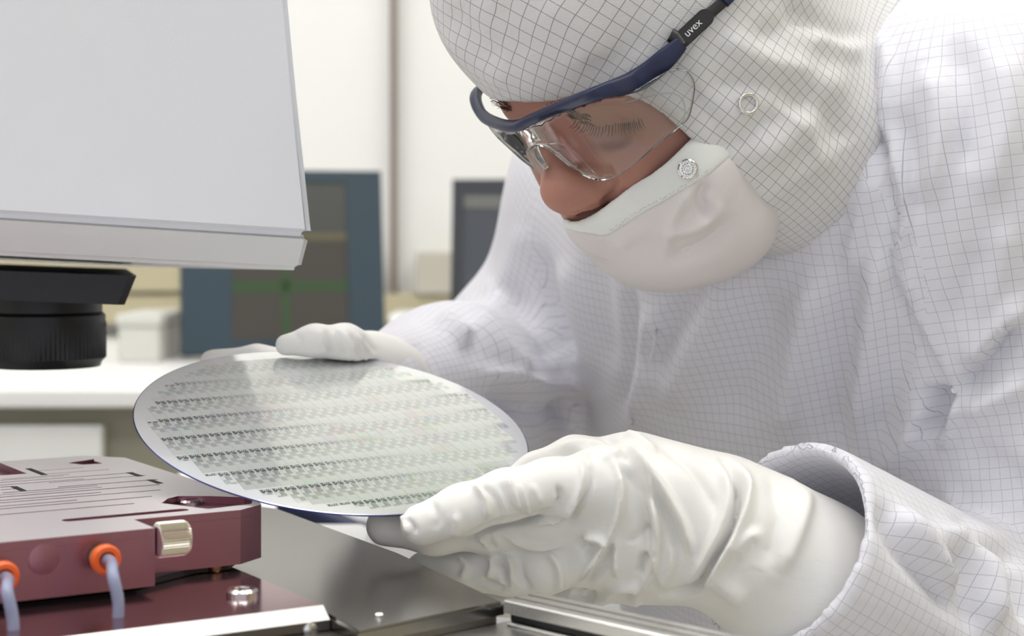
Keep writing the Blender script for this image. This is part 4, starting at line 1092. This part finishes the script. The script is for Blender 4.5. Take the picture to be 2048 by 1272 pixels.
# ------------------------------------------------------------------ safety glasses
gl = empty('safety_glasses', 'clear wraparound safety glasses with navy browbar worn over the hood', 'glasses', H(.115, .03, 0))
def hd(x, y, f_, u_, l_):                               # point on the sight line at the distance of a head-frame point
    return P(x, y, H(f_, u_, l_)[1])
fp = [hd(1012, 172, .055, .05, -.078), hd(965, 176, .080, .05, -.072), hd(951, 197, .095, .045, -.062), hd(966, 231, .108, .04, -.045), hd(1000, 248, .116, .04, -.02), hd(1033, 252, .120, .036, 0),
      hd(1062, 239, .119, .036, .015), hd(1120, 214, .114, .04, .035), hd(1200, 184, .098, .045, .062), hd(1275, 160, .078, .05, .082), hd(1330, 118, .060, .055, .094), hd(1362, 86, .048, .06, .098)]
for i_, (x_, y_) in ((9, (1275, 160)), (10, (1330, 118)), (11, (1362, 86))):
    fp[i_] = P(x_, y_, on_surf(hV, hN, x_, y_)[0][1]-.0055)
fp[8] = P(1200, 184, min(fp[8][1], fp[9][1]+.004))
hw = [9, 10, 11, 11, 10, 12, 11, 12, 16, 26, 24, 17]
rx = [h*.9*p_[1]/F for h, p_ in zip(hw, fp)]
ry = [.0022, .0026, .003, .003, .0028, .0030, .003, .003, .003, .0032, .003, .0026]
fpc = catmull(fp, 7); rxc = np.interp(np.linspace(0, len(fp)-1, len(fpc)), range(len(fp)), rx); ryc = np.interp(np.linspace(0, len(fp)-1, len(fpc)), range(len(fp)), ry)
obj('browbar', tube_mesh('browbar', fpc, 0, 20, tuple(Hu), (list(rxc), list(ryc))), m_blue, gl)
def lens_surface(x, y):
    """sight line meets an upright elliptic cylinder around the head; returns the near sheet"""
    ro = np.array([0, 0, CZ]); rd = P(x, y, 1.0)-ro
    o = HA@(ro-HO); d = HA@rd
    a_, b_ = .113, .088; o = o-np.array([.006, 0, 0])
    A_ = (d[0]/a_)**2+(d[2]/b_)**2; B_ = 2*(o[0]*d[0]/a_**2+o[2]*d[2]/b_**2); C_ = (o[0]/a_)**2+(o[2]/b_)**2-1
    disc = B_*B_-4*A_*C_
    t = (-B_-math.sqrt(max(disc, 0)))/(2*A_)
    return ro+rd*t
near_out = catmull([(1040, 262), (1080, 243), (1130, 222), (1200, 196), (1265, 182), (1310, 155), (1345, 138), (1372, 142), (1387, 165), (1386, 195), (1376, 235), (1352, 258), (1310, 292), (1268, 328), (1235, 350), (1205, 358), (1180, 353), (1150, 336), (1120, 312), (1095, 293), (1075, 289), (1060, 297), (1052, 282), (1040, 262)], 4)[:-1]
# the far lens stands on the other side of the nose bridge
def lens_mesh(name, outline, surf, th=.0018, step=9):
    vs = [Vector((p_[0], p_[1])) for p_ in outline]; n = len(vs); es = [(i, (i+1) % n) for i in range(n)]
    pl = [tuple(p_) for p_ in outline]
    xs = [p_[0] for p_ in pl]; ys = [p_[1] for p_ in pl]
    X, Y = np.meshgrid(np.arange(min(xs), max(xs), step), np.arange(min(ys), max(ys), step)); X = X.ravel(); Y = Y.ravel()
    sd = poly_sd(X, Y, pl)
    for x, y, s_ in zip(X, Y, sd):
        if s_ < -step*.5: vs.append(Vector((x, y)))
    r = delaunay_2d_cdt(vs, es, [], 1, 1e-4)
    pts = [surf(v[0], v[1]) for v in r[0]]
    bm = bmesh.new(); bv = [bm.verts.new(p_) for p_ in pts]
    for f in r[2]:
        try: bm.faces.new([bv[i] for i in f])
        except Exception: pass
    bmesh.ops.recalc_face_normals(bm, faces=bm.faces)
    bmesh.ops.solidify(bm, geom=bm.faces[:], thickness=th)
    return bm_mesh(name, bm, True), pts
me, _ = lens_mesh('lens', near_out, lens_surface); obj('lens', me, m_lens, gl)
def far_lens(x, y):
    t = min(max((x-975)/115, 0), 1)
    return P(x, y, .905-.045*t)
far_out = catmull([(974, 240), (1000, 258), (1035, 264), (1050, 285), (1062, 305), (1076, 318), (1089, 346), (1072, 338), (1050, 322), (1030, 304), (1003, 279), (985, 258), (974, 240)], 3)[:-1]
me, _ = lens_mesh('lens', far_out, far_lens, .0018, 8); obj('lens', me, m_lens, gl)
m_rim = NT('lens_rim'); m_rim.pr(Base_Color=(.86, .88, .87), Roughness=.08, Transmission_Weight=.85, IOR=1.5); m_rim = m_rim.m
def rimline(pts, r, surf=lens_surface, nm='lens_rim'):
    obj(nm, tube_mesh(nm, [surf(*p_[:2]) for p_ in catmull(pts, 6)], r, 8), m_rim, gl)
rimline([(1345, 138), (1372, 142), (1387, 165), (1386, 195), (1376, 235), (1352, 258), (1310, 292), (1268, 328), (1235, 350), (1205, 358), (1180, 353), (1150, 336), (1120, 312), (1095, 293), (1075, 289), (1060, 297), (1066, 310), (1088, 338)], .00045)
rimline([(1250, 205), (1300, 192), (1340, 186), (1362, 196), (1370, 220), (1364, 248)], .0004, nm='lens_fold')
rimline([(1088, 290), (1120, 288), (1150, 305), (1178, 335), (1198, 357)], .00025, nm='lens_fold')
rimline([(976, 245), (1003, 279), (1035, 306), (1057, 326), (1089, 346)], .0007, far_lens)
obj('nose_pad', tube_mesh('nose_pad', [lens_surface(*p_[:2])+np.array([0, .004, 0]) for p_ in catmull([(1064, 296), (1070, 312), (1078, 326), (1087, 340)], 5)], 0, 12, tuple(Hl), ([.0016]*16, [.0035]*16)), m_rim, gl)
# black end piece with lettering, strap
e0 = on_surf(hV, hN, 1352, 80)[0]; e1 = on_surf(hV, hN, 1385, 62); e2 = on_surf(hV, hN, 1450, -4)
sdp = lambda x, y, l=.0028: P(x, y, on_surf(hV, hN, x, y)[0][1]-l)
pa, pb, pc = sdp(1350, 92), sdp(1386, 58, .0045), sdp(1418, 28, .0035)
obj('hinge', tube_mesh('hinge', [P(1340, 70, fp[-1][1]+.002), P(1352, 76, fp[-1][1]+.002), P(1364, 94, fp[-1][1]+.001)], .0035, 14), m_blackp, gl)
ax = (pc-pa)/np.linalg.norm(pc-pa); vw = pb-np.array([0, 0, CZ]); vw /= np.linalg.norm(vw)
nz = -vw-(-vw@ax)*ax; nz /= np.linalg.norm(nz); ay = np.cross(nz, ax)
ME = frame_M(pb, ax, ay, nz); L = .0085; Wd = .0042
out = slot((-L+Wd*.3, 0), (L-Wd*.2, 0), Wd, 12)
me = extrude_poly('end_piece', out, [], -.0022, .0014)
bm = bmesh.new(); bm.from_mesh(me); bmesh.ops.bevel(bm, geom=[e for e in bm.edges if e.calc_face_angle(0) > .9], offset=.0006, segments=2, affect='EDGES'); me = bm_mesh('end_piece', bm)
me.transform(ME); ep = obj('end_piece', me, m_blackp, gl)
fc = bpy.data.curves.new('lettering', 'FONT'); fc.body = 'uvex'; fc.size = .0052; fc.align_x = 'CENTER'; fc.align_y = 'CENTER'; fc.extrude = .0001
tmp = bpy.data.objects.new('tmp', fc); COL.objects.link(tmp); bpy.context.view_layer.update()
me = bpy.data.meshes.new_from_object(tmp.evaluated_get(bpy.context.evaluated_depsgraph_get())); bpy.data.objects.remove(tmp)
me.transform(ME @ Matrix.Translation((0, .0004, .0016))); me.name = 'lettering'; obj('lettering', me, simple('white_print', (.8, .8, .8), .5), ep)
sp_ = [sdp(1406, 40, .004), sdp(1422, 25), sdp(1448, 2), sdp(1478, -28), sdp(1530, -85)]
obj('strap', tube_mesh('strap', catmull(sp_, 5), 0, 12, tuple(ay), ([.0028]*21, [.0011]*21)), m_blackp, gl)
obj('strap_slider', tube_mesh('strap_slider', [sdp(1446, 3, .003), sdp(1462, -14, .003)], 0, 12, tuple(ay), ([.0036]*2, [.0018]*2)), m_blue, gl)
